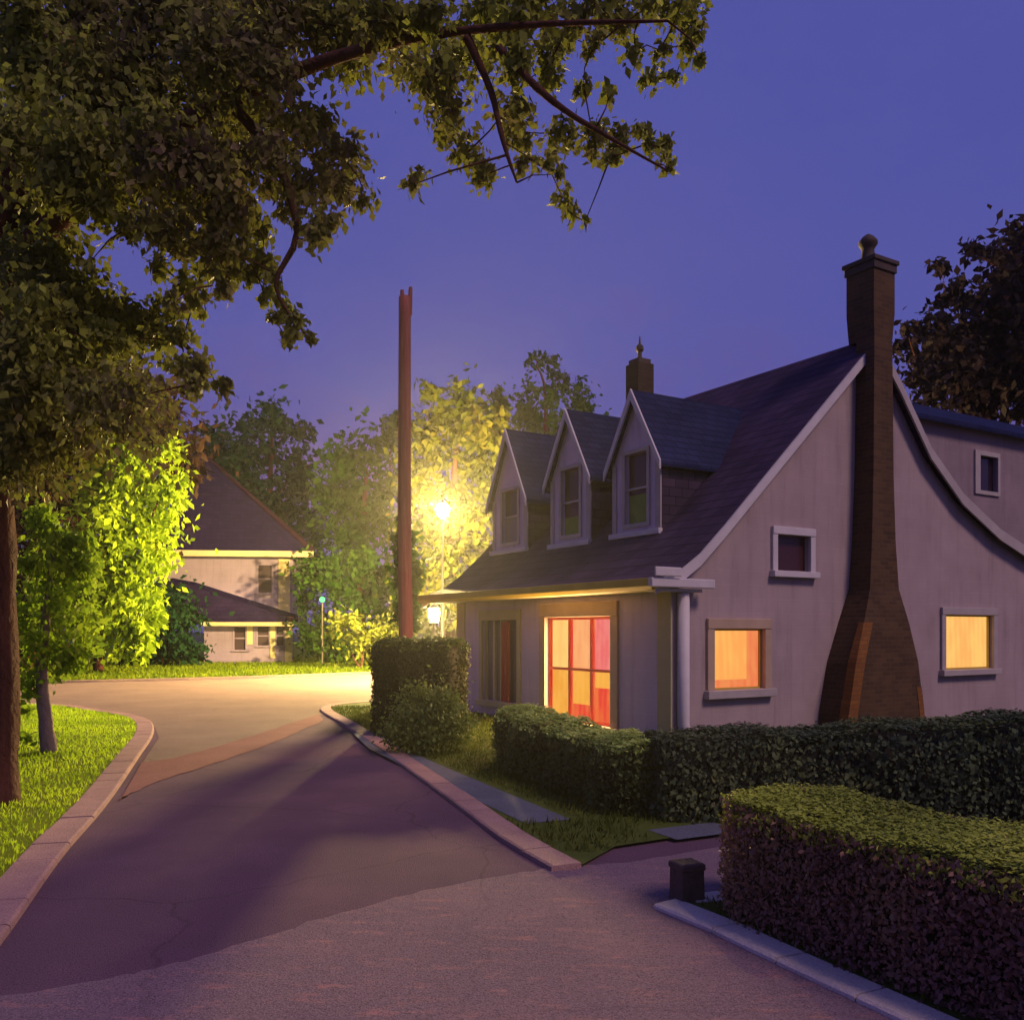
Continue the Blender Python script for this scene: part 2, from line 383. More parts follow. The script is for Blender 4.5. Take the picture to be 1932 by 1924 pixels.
def mesh_from_quads(name, V, mat, parent=None, core=None, core_mat=None):
    n = len(V) // 4
    me = bpy.data.meshes.new(name)
    cv = cf = None
    if core:
        cv = np.array(core.v, float); cf = core.f
        allv = np.vstack([V, cv])
    else:
        allv = V
    nf = n + (len(cf) if cf else 0)
    me.vertices.add(len(allv)); me.vertices.foreach_set('co', allv.astype(np.float32).ravel())
    loops = list(np.arange(n * 4))
    starts = list(np.arange(n) * 4)
    if cf:
        for f in cf:
            starts.append(len(loops)); loops += [n * 4 + i for i in f]
    me.loops.add(len(loops)); me.loops.foreach_set('vertex_index', np.array(loops, dtype=np.int32))
    me.polygons.add(nf); me.polygons.foreach_set('loop_start', np.array(starts, dtype=np.int32))
    me.materials.append(mat)
    if core_mat:
        me.materials.append(core_mat)
        mi = np.zeros(nf, dtype=np.int32); mi[n:] = 1
        me.polygons.foreach_set('material_index', mi)
    me.update(calc_edges=True); me.validate()
    o = bpy.data.objects.new(name, me); COL.objects.link(o)
    if parent is not None: o.parent = parent
    return o

def unit(a): return a / (np.linalg.norm(a, axis=1)[:, None] + 1e-9)

def crown_leaves(clumps, size, cover=2.2, aspect=.55, droop=.6, twigs=7, origin=(0, 0, 0), tight=.38):
    out = []
    for (c, r) in clumps:
        r = np.array(r, float); c = np.array(c, float) - np.array(origin)
        rm = float(np.mean(r))
        n = int(max(14, cover * 4 * rm * rm * 3.14 / (size * size * aspect * .5) * .33))
        k = max(4, int(twigs * (rm / (size * 4)) ** 1.0))
        k = min(k, 60)
        tw = unit(rng.normal(size=(k, 3))) * (rng.random((k, 1)) ** .4) * .85
        idx = rng.integers(0, k, n)
        g = rng.normal(size=(n, 3)) * tight * (.55 + .9 * rng.random((k, 1)))[idx]
        u = tw[idx] + g
        P = c + u * r
        d = unit(rng.normal(size=(n, 3)) * .8 + u * .5 + np.array([0, 0, -droop]))
        nn = unit(rng.normal(size=(n, 3)) + np.array([0, 0, .5]))
        ln = size * (.6 + .8 * rng.random(n)); wd = ln * aspect * (.75 + .5 * rng.random(n))
        out.append(leaf_mesh(P, d, nn, ln, wd))
    return np.vstack(out)

def tree(name, label, base, limbs, clumps, size, leaf, bark, group=None, cat='tree', **kw):
    root = empty(name, base); tag(root, label, cat, group)
    o = Vector(base)
    mb = MB()
    for pts, rad in limbs:
        mb.tube([Vector(p) - o for p in catmull(pts, 4)], list(np.interp(np.linspace(0, 1, (len(pts) - 1) * 4 + 1), np.linspace(0, 1, len(rad)), rad)), 9, 0, .10)
    ctrl = []
    for pts, rad in limbs:
        ctrl += [Vector(p) for p in catmull(pts, 4)][2:]
    for c, r in sorted(clumps, key=lambda cr: min((v - Vector(cr[0])).length for v in ctrl)):
        c = Vector(c); q = min(ctrl, key=lambda v: (v - c).length); ctrl = ctrl + [c]     # fork from the nearest wood
        if (q - c).length > .3 * r[0]:
            mid = (q + c) / 2 + Vector((random.uniform(-1, 1), random.uniform(-1, 1), random.uniform(0, 1))) * (q - c).length * .10
            t0 = min(.016, .005 + .006 * (q - c).length) * (1 + size * 2)
            mb.tube([q - o, mid - o, c - o, c - o + (c - mid) * .35], [t0, t0 * .7, t0 * .4, t0 * .15], 6, 0, .1)
    mb.build('trunk', bark, root, smooth=True)
    mesh_from_quads('crown', crown_leaves(clumps, size, origin=base, **kw), leaf, root)
    return root

def pc(px, py, d, rp, rd=None, sq=1.0):   # clump from picture place, depth and picture radius
    r = rp / F * d
    return (tuple(at(px, py, d)), (r, (rd or r * 1.1), r * sq))

# ------------------------------------------------------------------ world, sun, camera
w = bpy.data.worlds.new("World"); S.world = w; w.use_nodes = True
nt = w.node_tree; nt.nodes.clear(); N = nt.nodes.new; L = nt.links.new
out = N('ShaderNodeOutputWorld'); bg = N('ShaderNodeBackground'); L(bg.outputs[0], out.inputs[0])
tc = N('ShaderNodeTexCoord'); sp = N('ShaderNodeSeparateXYZ'); L(tc.outputs['Generated'], sp.inputs[0])
ns = N('ShaderNodeTexNoise'); ns.inputs['Scale'].default_value = 3.2; ns.inputs['Detail'].default_value = 6; ns.inputs['Roughness'].default_value = .68
mp = N('ShaderNodeMapping'); mp.inputs['Scale'].default_value = (1, 1, 2.2); L(tc.outputs['Generated'], mp.inputs[0]); L(mp.outputs[0], ns.inputs['Vector'])
ma = N('ShaderNodeMath'); ma.operation = 'MULTIPLY_ADD'; ma.inputs[1].default_value = .66; L(ns.outputs['Fac'], ma.inputs[0]); L(sp.outputs[2], ma.inputs[2])
rp = N('ShaderNodeValToRGB'); e = rp.color_ramp.elements
e[0].position = .12; e[0].color = (.105, .070, .225, 1)
e[1].position = .95; e[1].color = (.060, .069, .296, 1)
x = e.new(.42); x.color = (.102, .073, .248, 1)
x = e.new(.62); x.color = (.074, .076, .300, 1)
L(ma.outputs[0], rp.inputs[0])
SUN_EL, SUN_AZ = math.radians(48), math.atan2(-.62, .78)
sk = N('ShaderNodeTexSky'); sk.sky_type = 'NISHITA'; sk.sun_disc = False
sk.sun_elevation = math.radians(-3); sk.sun_rotation = math.radians(128)
sc = N('ShaderNodeMixRGB'); sc.blend_type = 'ADD'; sc.inputs[0].default_value = .06
L(rp.outputs[0], sc.inputs[1]); L(sk.outputs[0], sc.inputs[2]); L(sc.outputs[0], bg.inputs[0])
bg.inputs[1].default_value = 1.17

sl = bpy.data.lights.new('last_daylight', 'SUN'); sl.energy = 1.75; sl.angle = math.radians(14); sl.color = (1.0, .69, .62)
so = bpy.data.objects.new('last_daylight', sl); COL.objects.link(so)
dirv = Vector((math.cos(SUN_AZ) * math.cos(SUN_EL), math.sin(SUN_AZ) * math.cos(SUN_EL), math.sin(SUN_EL)))
so.rotation_euler = dirv.to_track_quat('Z', 'Y').to_euler()

cam = bpy.data.cameras.new('camera'); co = bpy.data.objects.new('camera', cam); COL.objects.link(co)
co.location = (0, 0, H); co.rotation_euler = (math.pi / 2, 0, 0)
cam.sensor_width = 36; cam.lens = 36 * F / 1932; cam.shift_y = (HY - 962) / 1932
cam.clip_end = 2000; S.camera = co

# ------------------------------------------------------------------ ground, road, kerbs
def structure(o): return tag(o, kind='structure')
structure(poly_sheet('ground', [(-600, -300), (600, -300), (600, 900), (-600, 900)], -.03, M['ground']))
structure(poly_sheet('road', [(-60, -8), (26, -8), (26, 12), (9, 12), (2, 42), (-60, 36)], 0, M['asphalt']))  # asphalt tone holds part of the dark wedge's shade

def gpl(L_): return [gp(*p) for p in L_]
lk = catmull([(-.4, -3), (-1.65, 1.0)] + gpl([(-70, 1880), (30, 1745), (120, 1615), (205, 1515), (262, 1430), (290, 1385), (284, 1362), (250, 1350), (180, 1340), (110, 1331)]) + [(-14.5, 22.5), (-24, 23.6), (-60, 27)], 6)
lko = offset(lk, .30)
rk = catmull(gpl([(1040, 1645), (1000, 1622), (940, 1585), (870, 1530), (800, 1478), (720, 1420), (650, 1371), (610, 1347), (604, 1339), (622, 1331), (690, 1325)]) + [(-1.2, 24.6), (4, 28)], 6)
rko = offset(rk, -.26)
fk = catmull(gpl([(1800, 1980), (1690, 1927), (1500, 1838), (1340, 1760), (1235, 1716), (1222, 1704), (1245, 1695)]) + [(1.7, 6.28), (3.5, 7.4), (8, 10.2), (14, 13.9)], 6)
fko = offset(fk, -.22)

def kerb(name, a, b, mat, h=.1, stone=.55):
    a = np.array(a); b = np.array(b)
    cum = np.concatenate([[0], np.cumsum(np.linalg.norm(np.diff(a, axis=0), axis=1))])
    mb = MB(); d = 0.0
    def pt(P, s): return (float(np.interp(s, cum, P[:, 0])), float(np.interp(s, cum, P[:, 1])))
    while d < cum[-1] - .05:
        near = abs(pt(a, d)[1]) < 26 and abs(pt(a, d)[0]) < 14
        e = min(d + (stone if near else 3.0), cum[-1]); g = .006
        hh = h + random.uniform(-.004, .004)
        s0, s1 = d + g, e - g
        A0, A1, B0, B1 = pt(a, s0), pt(a, s1), pt(b, s0), pt(b, s1)
        lerp = lambda p, q, t: (p[0] + (q[0] - p[0]) * t, p[1] + (q[1] - p[1]) * t)
        r = []
        for A_, B_ in ((A0, B0), (A1, B1)):
            r.append([(*A_, -.02), (*lerp(A_, B_, .03), hh - .012), (*lerp(A_, B_, .10), hh), (*lerp(A_, B_, .98), hh), (*B_, -.02)])
        mb.loft(r)
        d = e
    return structure(mb.build(name, mat))
kerb('kerb', lk, lko, M['kerb'], .045); kerb('kerb', rk, rko, M['kerb'], .045); kerb('kerb', fk, fko, M['kerb_grey'], .032)

# far side of the cross street
fe = catmull([(-70, 34)] + gpl([(-150, 1288), (100, 1288), (300, 1284), (480, 1279), (640, 1273)]) + [(-3, 40), (6, 47)], 5)
feo = offset(fe, .25)
kerb('kerb', fe, feo, M['tan'], .08)
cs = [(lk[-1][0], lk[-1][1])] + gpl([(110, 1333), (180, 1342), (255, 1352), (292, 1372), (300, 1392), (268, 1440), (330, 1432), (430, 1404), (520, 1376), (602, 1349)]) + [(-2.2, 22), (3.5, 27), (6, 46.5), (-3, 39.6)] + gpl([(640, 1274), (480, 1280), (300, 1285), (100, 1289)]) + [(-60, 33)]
structure(poly_sheet('cross_street', cs, .004, M['tan']))  # tan runs past the street's edge to paint the reach of lamplight
structure(poly_sheet('shadow_edge_band', [(x + random.uniform(-.03, .03), y + random.uniform(-.05, .05)) for x, y in catmull(gpl([(268, 1438), (330, 1430), (430, 1402), (520, 1374), (602, 1347)]), 6) + catmull(gpl([(612, 1358), (560, 1382), (470, 1418), (380, 1448), (300, 1474), (244, 1498), (225, 1510)]), 6)], .008, M['shadow_edge_band']))  # pink band paints the edge between lamplight and shadow on the road
# worn foreground lane; light past the dark wedge is in its paler colour
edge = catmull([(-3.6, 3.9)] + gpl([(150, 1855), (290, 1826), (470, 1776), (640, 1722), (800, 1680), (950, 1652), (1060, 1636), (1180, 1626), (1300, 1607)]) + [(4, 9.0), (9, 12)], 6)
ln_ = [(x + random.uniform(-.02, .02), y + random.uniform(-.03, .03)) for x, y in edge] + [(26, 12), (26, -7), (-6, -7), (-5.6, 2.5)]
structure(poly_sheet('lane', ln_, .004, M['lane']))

LZ = .03
lawnL = lko + [(-75, 27), (-75, -6), (-1, -6)]
structure(poly_sheet('lawn', lawnL, LZ, M['lawn']))
lawnR = rko + [(30, 44), (30, 25.5), (3.3, 8.95), (1.55, 7.83), (.85, 7.42)]
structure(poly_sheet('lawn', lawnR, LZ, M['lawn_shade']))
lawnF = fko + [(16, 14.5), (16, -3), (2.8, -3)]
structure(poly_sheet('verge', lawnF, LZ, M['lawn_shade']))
lawnB = feo + [(20, 55), (60, 70), (60, 130), (-120, 130), (-120, 34)]
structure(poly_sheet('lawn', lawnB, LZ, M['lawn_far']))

# pavement strip between verge and hedges, its crossing, and the flagged walk
def strip(name, c, wdt, z, mat): 
    a = offset(c, wdt / 2); b = offset(c, -wdt / 2)
    return structure(poly_sheet(name, a + b[::-1], z, mat))
strip('pavement', [(-2.52, 15.6), (-1.93, 13.6), (-.95, 11.3), (.34, 8.35)], .46, LZ + .006, M['walk'])
strip('path', [(1.30, 7.82), (1.95, 8.15)], .42, LZ + .004, M['walk'])

# grass blades
def inside(px, py, poly):
    n = len(poly); c = np.zeros(len(px), bool); j = n - 1
    for i in range(n):
        xi, yi = poly[i]; xj, yj = poly[j]
        c ^= ((yi > py) != (yj > py)) & (px < (xj - xi) * (py - yi) / (yj - yi + 1e-12) + xi)
        j = i
    return c

def grass(label, polyg, box, n, h, wd, mat, avoid=()):
    x = rng.uniform(box[0], box[1], n); y = rng.uniform(box[2], box[3], n)
    k = inside(x, y, polyg)
    for a in avoid: k &= ~inside(x, y, a)
    x, y = x[k], y[k]; m = len(x)
    d = np.hypot(x, y)
    hh = h * (.5 + rng.random(m)); A = unit(np.stack([rng.normal(size=m) * .45, rng.normal(size=m) * .45, np.ones(m)], 1))
    P = np.stack([x, y, np.full(m, LZ)], 1) + A * hh[:, None] * .45
    nn = unit(np.stack([rng.normal(size=m), rng.normal(size=m), np.full(m, .1)], 1))
    o = mesh_from_quads('grass', leaf_mesh(P, A, nn, hh, wd * (.7 + .6 * rng.random(m))), mat)
    return tag(o, label, 'grass', kind='stuff')
walkpoly = offset([(-2.52, 15.6), (-1.93, 13.6), (-.95, 11.3), (.34, 8.35)], .31) + offset([(-2.52, 15.6), (-1.93, 13.6), (-.95, 11.3), (.34, 8.35)], -.31)[::-1]
grass('bright lamplit grass of the lawn left of the road', lawnL, (-16, -3, 3, 24), 130000, .055, .014, M['grass'])
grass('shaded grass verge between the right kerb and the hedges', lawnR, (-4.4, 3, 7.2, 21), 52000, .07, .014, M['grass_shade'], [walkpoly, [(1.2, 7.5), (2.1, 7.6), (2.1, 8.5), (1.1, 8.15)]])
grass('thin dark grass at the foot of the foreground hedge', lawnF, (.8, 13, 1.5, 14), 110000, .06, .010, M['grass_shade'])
grass('long strip of bright grass beyond the cross street', lawnB, (-40, 2, 32, 56), 42000, .16, .07, M['grass_far'])

# ------------------------------------------------------------------ the cottage
A31 = math.atan2(.521, .853)
CO = (2.49, 14.0, 0.0)
cot = empty('cottage', CO, A31)
tag(cot, 'mauve cottage with three dormers, steep gable, lit windows and tall brick chimney', 'house')

RP = [(-.50, 2.58), (0, 2.76), (.42, 3.04), (.95, 3.52), (4.74, 7.14), (5.4, 6.42), (6.3, 5.32), (7.33, 4.52), (8.6, 3.90), (9.8, 3.51), (12.4, 3.02)]   # roof top, from front eave over the ridge to the swept rear eave
def rz(x): return float(np.interp(x, [p[0] for p in RP], [p[1] for p in RP]))

def wall_cols(mb, xs, top, z0, holes, mapper, depth, m=0):
    """a wall with rectangular openings and their reveals; mapper(a, z, inward) -> point"""
    br = sorted(set(list(xs) + [h[0] for h in holes] + [h[1] for h in holes]))
    for a, b in zip(br[:-1], br[1:]):
        mid = (a + b) / 2
        hs = sorted([h for h in holes if h[0] < mid < h[1]], key=lambda h: h[2])
        z = z0
        for h in hs:
            mb.quad(mapper(a, z, 0), mapper(b, z, 0), mapper(b, h[2], 0), mapper(a, h[2], 0), m); z = h[3]
        mb.quad(mapper(a, z, 0), mapper(b, z, 0), mapper(b, top(b), 0), mapper(a, top(a), 0), m)
    for (a, b, c, d) in holes:
        for p, q in (((a, c), (b, c)), ((b, c), (b, d)), ((b, d), (a, d)), ((a, d), (a, c))):
            mb.quad(mapper(*p, 0), mapper(*q, 0), mapper(*q, depth), mapper(*p, depth), m)

gw = lambda a, z, i: (a, i, z)
fw = lambda a, z, i: (i, a, z)
def gl(px, py):                            # place on the gable wall
    p = (px - CX) / F; s = (p * 14 - 2.49) / (.853 - .521 * p); Y = 14 + .521 * s
    return s, H + (HY - py) / F * Y
def fl(px, py):
    p = (px - CX) / F; t = (2.49 - 14 * p) / (.521 + .853 * p); Y = 14 + .853 * t
    return t, H + (HY - py) / F * Y
def grect(x0, x1, y0, y1):
    xm, ym = (x0 + x1) / 2, (y0 + y1) / 2
    return (gl(x0, ym)[0], gl(x1, ym)[0], gl(xm, y1)[1], gl(xm, y0)[1])
W_attic = grect(1464, 1526, 1010, 1078)
W_l = grect(1345, 1440, 1186, 1300)
W_r = grect(1781, 1871, 1160, 1262)
GB = [(0, 0), (0, rz(0) - .14)]
mb = MB()
xs = [0, .42, .95, 4.74, 5.4, 6.3, 7.33, 8.6, 9.8, 12.2]
wall_cols(mb, xs, lambda x: rz(x) - .15, -.1, [W_attic, W_l, W_r], gw, .14)
mb.quad((12.2, 0, -.1), (12.2, 7.06, -.1), (12.2, 7.06, rz(12.2) - .15), (12.2, 0, rz(12.2) - .15))
wall_cols(mb, xs, lambda x: rz(x) - .15, -.1, [], lambda a, z, i: (a, 7.06, z), 0)
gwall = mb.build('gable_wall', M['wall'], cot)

W_big = (1.52, 3.52, .16, 2.05)
W_dk = (4.55, 5.95, .35, 2.02)
mb = MB()
wall_cols(mb, [0.001, 7.06], lambda x: 2.62, -.1, [W_big, W_dk], fw, .14)
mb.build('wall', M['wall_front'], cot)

# roof shell
mb = MB()
top = RP; bot = [(x, z - .13) for x, z in RP][::-1]
for i in range(len(RP) - 1):
    (x0, z0), (x1, z1) = RP[i], RP[i + 1]
    mb.prism([(x0, z0), (x1, z1), (x1, z1 - .13), (x0, z0 - .13)], -.16, 7.85)
roof = mb.build('roof', M['roof'], cot)
# rake boards following the gable
def rake(name, x0, x1, drop, hgt, mat, y0=-.20, y1=-.161):
    mb = MB()
    xs_ = [x0] + [p[0] for p in RP if x0 < p[0] < x1] + [x1]
    for a, b in zip(xs_[:-1], xs_[1:]):
        mb.prism([(a, rz(a) - drop), (b, rz(b) - drop), (b, rz(b) - drop - hgt), (a, rz(a) - drop - hgt)], y0, y1)
    return mb.build(name, mat, cot)
rake('rake_board', -.50, 4.74, .03, .19, M['trim_white'])
rake('rake_board', 4.741, 12.3, .03, .22, M['trim'])
rake('rake_board', -.50, 4.74, .03, .2, M['casing'], 7.851, 7.89)
# eave gutter, cornice return, downspout, corner boards
mb = MB(); mb.prism([(-.62, 2.60), (-.50, 2.60), (-.50, 2.44), (-.56, 2.42), (-.62, 2.48)], -.2, 7.9)
mb.build('gutter', M['ochre'], cot, bevel=.01)  # lit yellow of the eave band is put into the gutter's colour
mb = MB(); mb.box(-.498, -.002, -.16, 7.8, 2.42, 2.46); mb.build('soffit', M['olive'], cot)
mb = MB(); mb.box(-.66, .62, -.30, -.205, 2.46, 2.60); mb.box(-.62, -.1, -.34, -.301, 2.62, 2.76); mb.box(-.5, .45, -.2, -.003, 2.40, 2.45); mb.build('cornice_return', M['trim_white'], cot, bevel=.015)
mb = MB(); mb.tube([(.14, -.10, 2.39), (.14, -.10, .35), (.2, -.13, .12), (.34, -.2, .03)], [.095, .095, .10, .12], 10); mb.build('downspout', M['trim_white'], cot, smooth=True)
mb = MB(); mb.box(-.03, -.002, .0, .32, -.05, 2.41); mb.build('corner_board', M['olive'], cot)
mb = MB(); mb.box(-.03, -.002, 6.74, 7.09, -.05, 2.41); mb.build('corner_board', M['fhtrim'], cot)

def window(parent, hole, wallf, frame_m, pane_faces, bars=(), fw_=.10, proud=.05, sill=True, inset=.09, bar_m=None, sill_m=None, label=None, head=0.0):
    """frame ring around the opening, panes inside it, bars across; wallf(a, z, inward)"""
    a, b, c, d = hole
    def bx(mb, a0, a1, z0, z1, i0, i1, m=0):
        P = [wallf(x, z, i) for i in (i0, i1) for z in (z0, z1) for x in (a0, a1)]
        n = len(mb.v); mb.v += [tuple(p) for p in P]
        for q in ((0, 1, 3, 2), (4, 6, 7, 5), (0, 4, 5, 1), (2, 3, 7, 6), (0, 2, 6, 4), (1, 5, 7, 3)):
            mb.f.append(tuple(n + k for k in q)); mb.m.append(m)
    f = MB()
    bx(f, a - fw_, a, c, d, -proud, .02); bx(f, b, b + fw_, c, d, -proud, .02)
    bx(f, a - fw_, b + fw_, d, d + fw_ * (1.1 + head), -proud - .01, .02)
    if not sill: bx(f, a - fw_, b + fw_, c - fw_, c, -proud, .02)
    fo = f.build('window', frame_m, parent, bevel=.008)
    if label: fo['label'] = label
    if sill:
        s = MB(); bx(s, a - fw_ * 1.3, b + fw_ * 1.3, c - fw_ * .9, c - .001, -proud - .07, .02); s.build('sill', sill_m or frame_m, fo, bevel=.01)
    p = MB(); mats = []
    for (u0, u1, v0, v1, mt) in pane_faces:
        if mt not in mats: mats.append(mt)
        x0, x1 = a + (b - a) * u0, a + (b - a) * u1; z0, z1 = c + (d - c) * v0, c + (d - c) * v1
        p.quad(wallf(x0, z0, inset), wallf(x1, z0, inset), wallf(x1, z1, inset), wallf(x0, z1, inset), mats.index(mt))
    p.build('pane', mats, fo)
    if bars:
        s = MB()
        for (u0, u1, v0, v1) in bars:
            bx(s, a + (b - a) * u0, a + (b - a) * u1, c + (d - c) * v0, c + (d - c) * v1, inset - .045, inset - .004)
        s.build('glazing_bar', bar_m or frame_m, fo)
    return fo

# gable windows
window(cot, W_attic, gw, M['trim_white'], [(0, 1, 0, 1, M['attic_glass'])], (), .12, label='small dark attic window with pale frame')
b6 = [(0, .05, 0, 1), (.95, 1, 0, 1), (0.05, .95, .95, 1), (.05, .95, 0, .05), (.05, .95, .485, .515), (.487, .513, .05, .485), (.487, .513, .515, .95)]
window(cot, W_l, gw, M['casing'], [(0, .74, .16, 1, M['lit_gable']), (.74, 1, .16, 1, M['lit_coral']), (0, 1, 0, .16, M['lit_coral'])], [(0, .03, 0, 1), (.97, 1, 0, 1), (.03, .97, .97, 1), (.03, .97, 0, .03)], .15, bar_m=M['ochre'], sill_m=M['trim'], label='lit orange window left of the brick chimney')
window(cot, W_r, gw, M['trim'], [(0, 1, 0, 1, M['lit_gable_b'])], [(0, .03, 0, 1), (.97, 1, 0, 1), (.03, .97, .97, 1), (.03, .97, 0, .03)], .13, bar_m=M['ochre'], label='lit yellow window right of the brick chimney')

# large window of coloured light in the front wall (a grows away from the corner, so the far side is the picture's left)
u = lambda k: k / 3
rs = .022
pf = []
for k_, (up_, lo_) in enumerate(((M['lit_pink'], M['lit_amber']), (M['lit_peach'], M['lit_amber']), (M['lit_yellow'], M['lit_amber']))):
    a0, a1 = u(k_), u(k_ + 1); red_to = (.34, .17, .06)[k_]
    for q0, q1 in ((a0, a0 + rs * 1.6), (a1 - rs * 1.6, a1)): pf.append((q0, q1, 0, 1, M['lit_red']))   # the curtain edges
    pf.append((a0 + rs * 1.6, a1 - rs * 1.6, .5, 1, up_)); pf.append((a0 + rs * 1.6, a1 - rs * 1.6, red_to, .5, lo_)); pf.append((a0 + rs * 1.6, a1 - rs * 1.6, 0, red_to, M['lit_red']))
bars = [(0, .025, 0, 1), (.975, 1, 0, 1), (.025, .975, .975, 1), (.025, .975, 0, .025), (.025, .975, .488, .512)]
for k in (1, 2):
    bars += [(u(k) - .013, u(k) + .013, .025, .488), (u(k) - .013, u(k) + .013, .512, .975)]
window(cot, W_big, fw, M['casing'], pf, bars, .20, .05, bar_m=M['sash'], label='large lit window with yellow, amber, pink and red panes', head=.2)
# unlit window further along with a dark red curtain
wd_ = window(cot, W_dk, fw, M['olive'], [(0, 1, 0, 1, M['mauve_glass'])], [(.02, .05, 0, 1), (.95, .98, 0, 1), (.70, .76, 0, 1), (.52, .55, .0, 1)], .13, .04, bar_m=M['olive'], label='tall unlit window with a dark red curtain strip', head=.5)
mb = MB()
n = 9
for i in range(n):
    a0, a1 = 4.88 + .36 * i / n, 4.88 + .36 * (i + 1) / n
    mb.quad((.02 + .012 * math.sin(i * 2.1), a0, .36), (.02 + .012 * math.sin((i + 1) * 2.1), a1, .36), (.02 + .012 * math.sin((i + 1) * 2.1), a1, 2.0), (.02 + .012 * math.sin(i * 2.1), a0, 2.0))
mb.build('curtain', M['red_cloth'], wd_)

# dormers
def dormer(t, wdt, zb, ze, zp, lower, label):
    xf = .98; hw = wdt / 2
    mb = MB()
    wl, wh = .30, .78
    hole = (t - wdt * .23, t + wdt * .23, zb + .22, ze + .06)
    # face with a gable top
    br = [t - hw, hole[0], t, hole[1], t + hw]
    topf = lambda y: ze + (zp - ze) * (1 - abs(y - t) / hw) - .03
    wall_cols(mb, br, topf, zb - .2, [hole], lambda a, z, i: (xf + i, a, z), .1)
    xe = float(np.interp(ze, [p[1] for p in RP[3:5]], [p[0] for p in RP[3:5]]))
    for y in (t - hw, t + hw):
        mb.poly([(xf, y, zb - .2), (xf, y, ze - .03), (xe, y, ze - .03)], 1)
    d = mb.build('dormer', [M['wall_front'], M['roof']], cot); d['label'] = label
    # roof: two slopes running back into the main roof
    xr = 3.77
    r = MB(); ov = .13; k = (zp - ze) / hw; th = .07
    for sgn in (-1, 1):
        e0 = (t + sgn * (hw + ov), ze - k * ov)
        xi = xe + .05
        r.loft([[(xf - .12, t, zp + .02), (xf - .12, e0[0], e0[1] + .02), (xf - .12, e0[0], e0[1] - th), (xf - .12, t, zp - th)],
                [(xr + .25, t, zp + .02), (xi, e0[0], e0[1] + .02), (xi, e0[0], e0[1] - th), (xr + .25, t, zp - th)]])
    r.build('dormer_roof', M['roof_blue'], d)
    b = MB()
    for sgn in (-1, 1):
        e0 = (t + sgn * (hw + ov), ze - k * ov)
        x0, x1 = xf - .155, xf - .121
        q = [(t, zp + .03), (e0[0], e0[1] + .03), (e0[0], e0[1] - .13), (t, zp - .17)]
        b.loft([[(x0, a, z) for a, z in q], [(x1, a, z) for a, z in q]])
    b.build('verge_board', M['trim_white'], d)
    s = MB(); s.box(xf - .10, xf - .002, t - hw - .04, t + hw + .04, zb - .03, zb + .07); s.build('dormer_sill', M['trim_white'], d, bevel=.01)
    for c0_, c1_ in ((t - hw - .01, t - hw + .13), (t + hw - .1, t + hw + .01)):
        cb = MB(); cb.box(xf - .03, xf - .002, c0_, c1_, zb + .071, ze - .1); cb.build('corner_board', M['trim'], d)
    # window: brown upper sash, lower part as the picture shows it, all sub-parts of the dormer
    f = MB(); a, b_, c, e_ = hole
    g = .07
    for (y0, y1, z0, z1) in ((a - g, a, c - g, e_ + g), (b_, b_ + g, c - g, e_ + g), (a, b_, e_, e_ + g), (a, b_, c - g, c)):
        f.box(xf - .035, xf + .02, y0, y1, z0, z1)
    f.box(xf + .02, xf + .06, a, b_, c + (e_ - c) * .5 - .02, c + (e_ - c) * .5 + .02)
    f.build('window_frame', M['trim'], d)
    p = MB(); zm = c + (e_ - c) * (.42 if lower == 'full' else .28 if lower == 'part' else .5)
    p.quad((xf + .08, a, zm), (xf + .08, b_, zm), (xf + .08, b_, e_), (xf + .08, a, e_), 0)
    p.quad((xf + .08, a, c), (xf + .08, b_, c), (xf + .08, b_, zm), (xf + .08, a, zm), 1)
    p.build('pane', [M['brown_glass'], M['mauve_glass'] if lower == 'none' else M['green_blind']], d)
    return d
dormer(2.06, 1.34, 3.52, 4.95, 6.12, 'full', 'dormer nearest the gable with a green lower blind')
dormer(4.12, 1.36, 3.50, 4.98, 6.20, 'part', 'middle dormer with a little green at its sill')
dormer(6.45, 1.45, 3.54, 4.85, 6.25, 'none', 'far dormer beside the street lamp glow')

# tall gable chimney: flared base, long stack, corbelled cap, pot
mb = MB()
def cring(hw, y0, z, sc): return [(sc - hw, y0, z), (sc + hw, y0, z), (sc + hw, -.001, z), (sc - hw, -.001, z)]
mb.loft([cring(1.06, -.62, -.1, 4.40), cring(1.04, -.62, .35, 4.40), cring(.86, -.60, 1.25, 4.44), cring(.62, -.54, 1.95, 4.50), cring(.40, -.45, 2.55, 4.56), cring(.33, -.42, 3.4, 4.58), cring(.28, -.40, 4.6, 4.60), cring(.25, -.38, 7.0, 4.62)])
mb.loft([[(SC - w_, y0_, z_), (SC + w_, y0_, z_), (SC + w_, y1_, z_), (SC - w_, y1_, z_)] for SC, w_, y0_, y1_, z_ in ((4.62, .25, -.38, .16, 7.0), (4.62, .29, -.40, .18, 7.5), (4.62, .29, -.40, .18, 8.28))])
ch = mb.build('chimney', M['brick'], cot)
ch['label'] = 'tall brick chimney with flared base on the gable wall'
mb = MB(); 
for (z0, z1, g) in ((8.22, 8.36, .03), (8.361, 8.44, .06)):
    mb.box(4.62 - .29 - g, 4.62 + .29 + g, -.40 - g, .18 + g, z0, z1)
mb.build('chimney_cap', M['cap'], ch, bevel=.012)
mb = MB(); mb.lathe(4.54, -.12, [(.15, 8.46), (.13, 8.5), (.105, 8.66), (.12, 8.70), (.165, 8.76), (.165, 8.82), (.10, 8.9), (.03, 8.95)], 14); mb.build('chimney_pot', M['cap'], ch, smooth=True)
mb = MB()
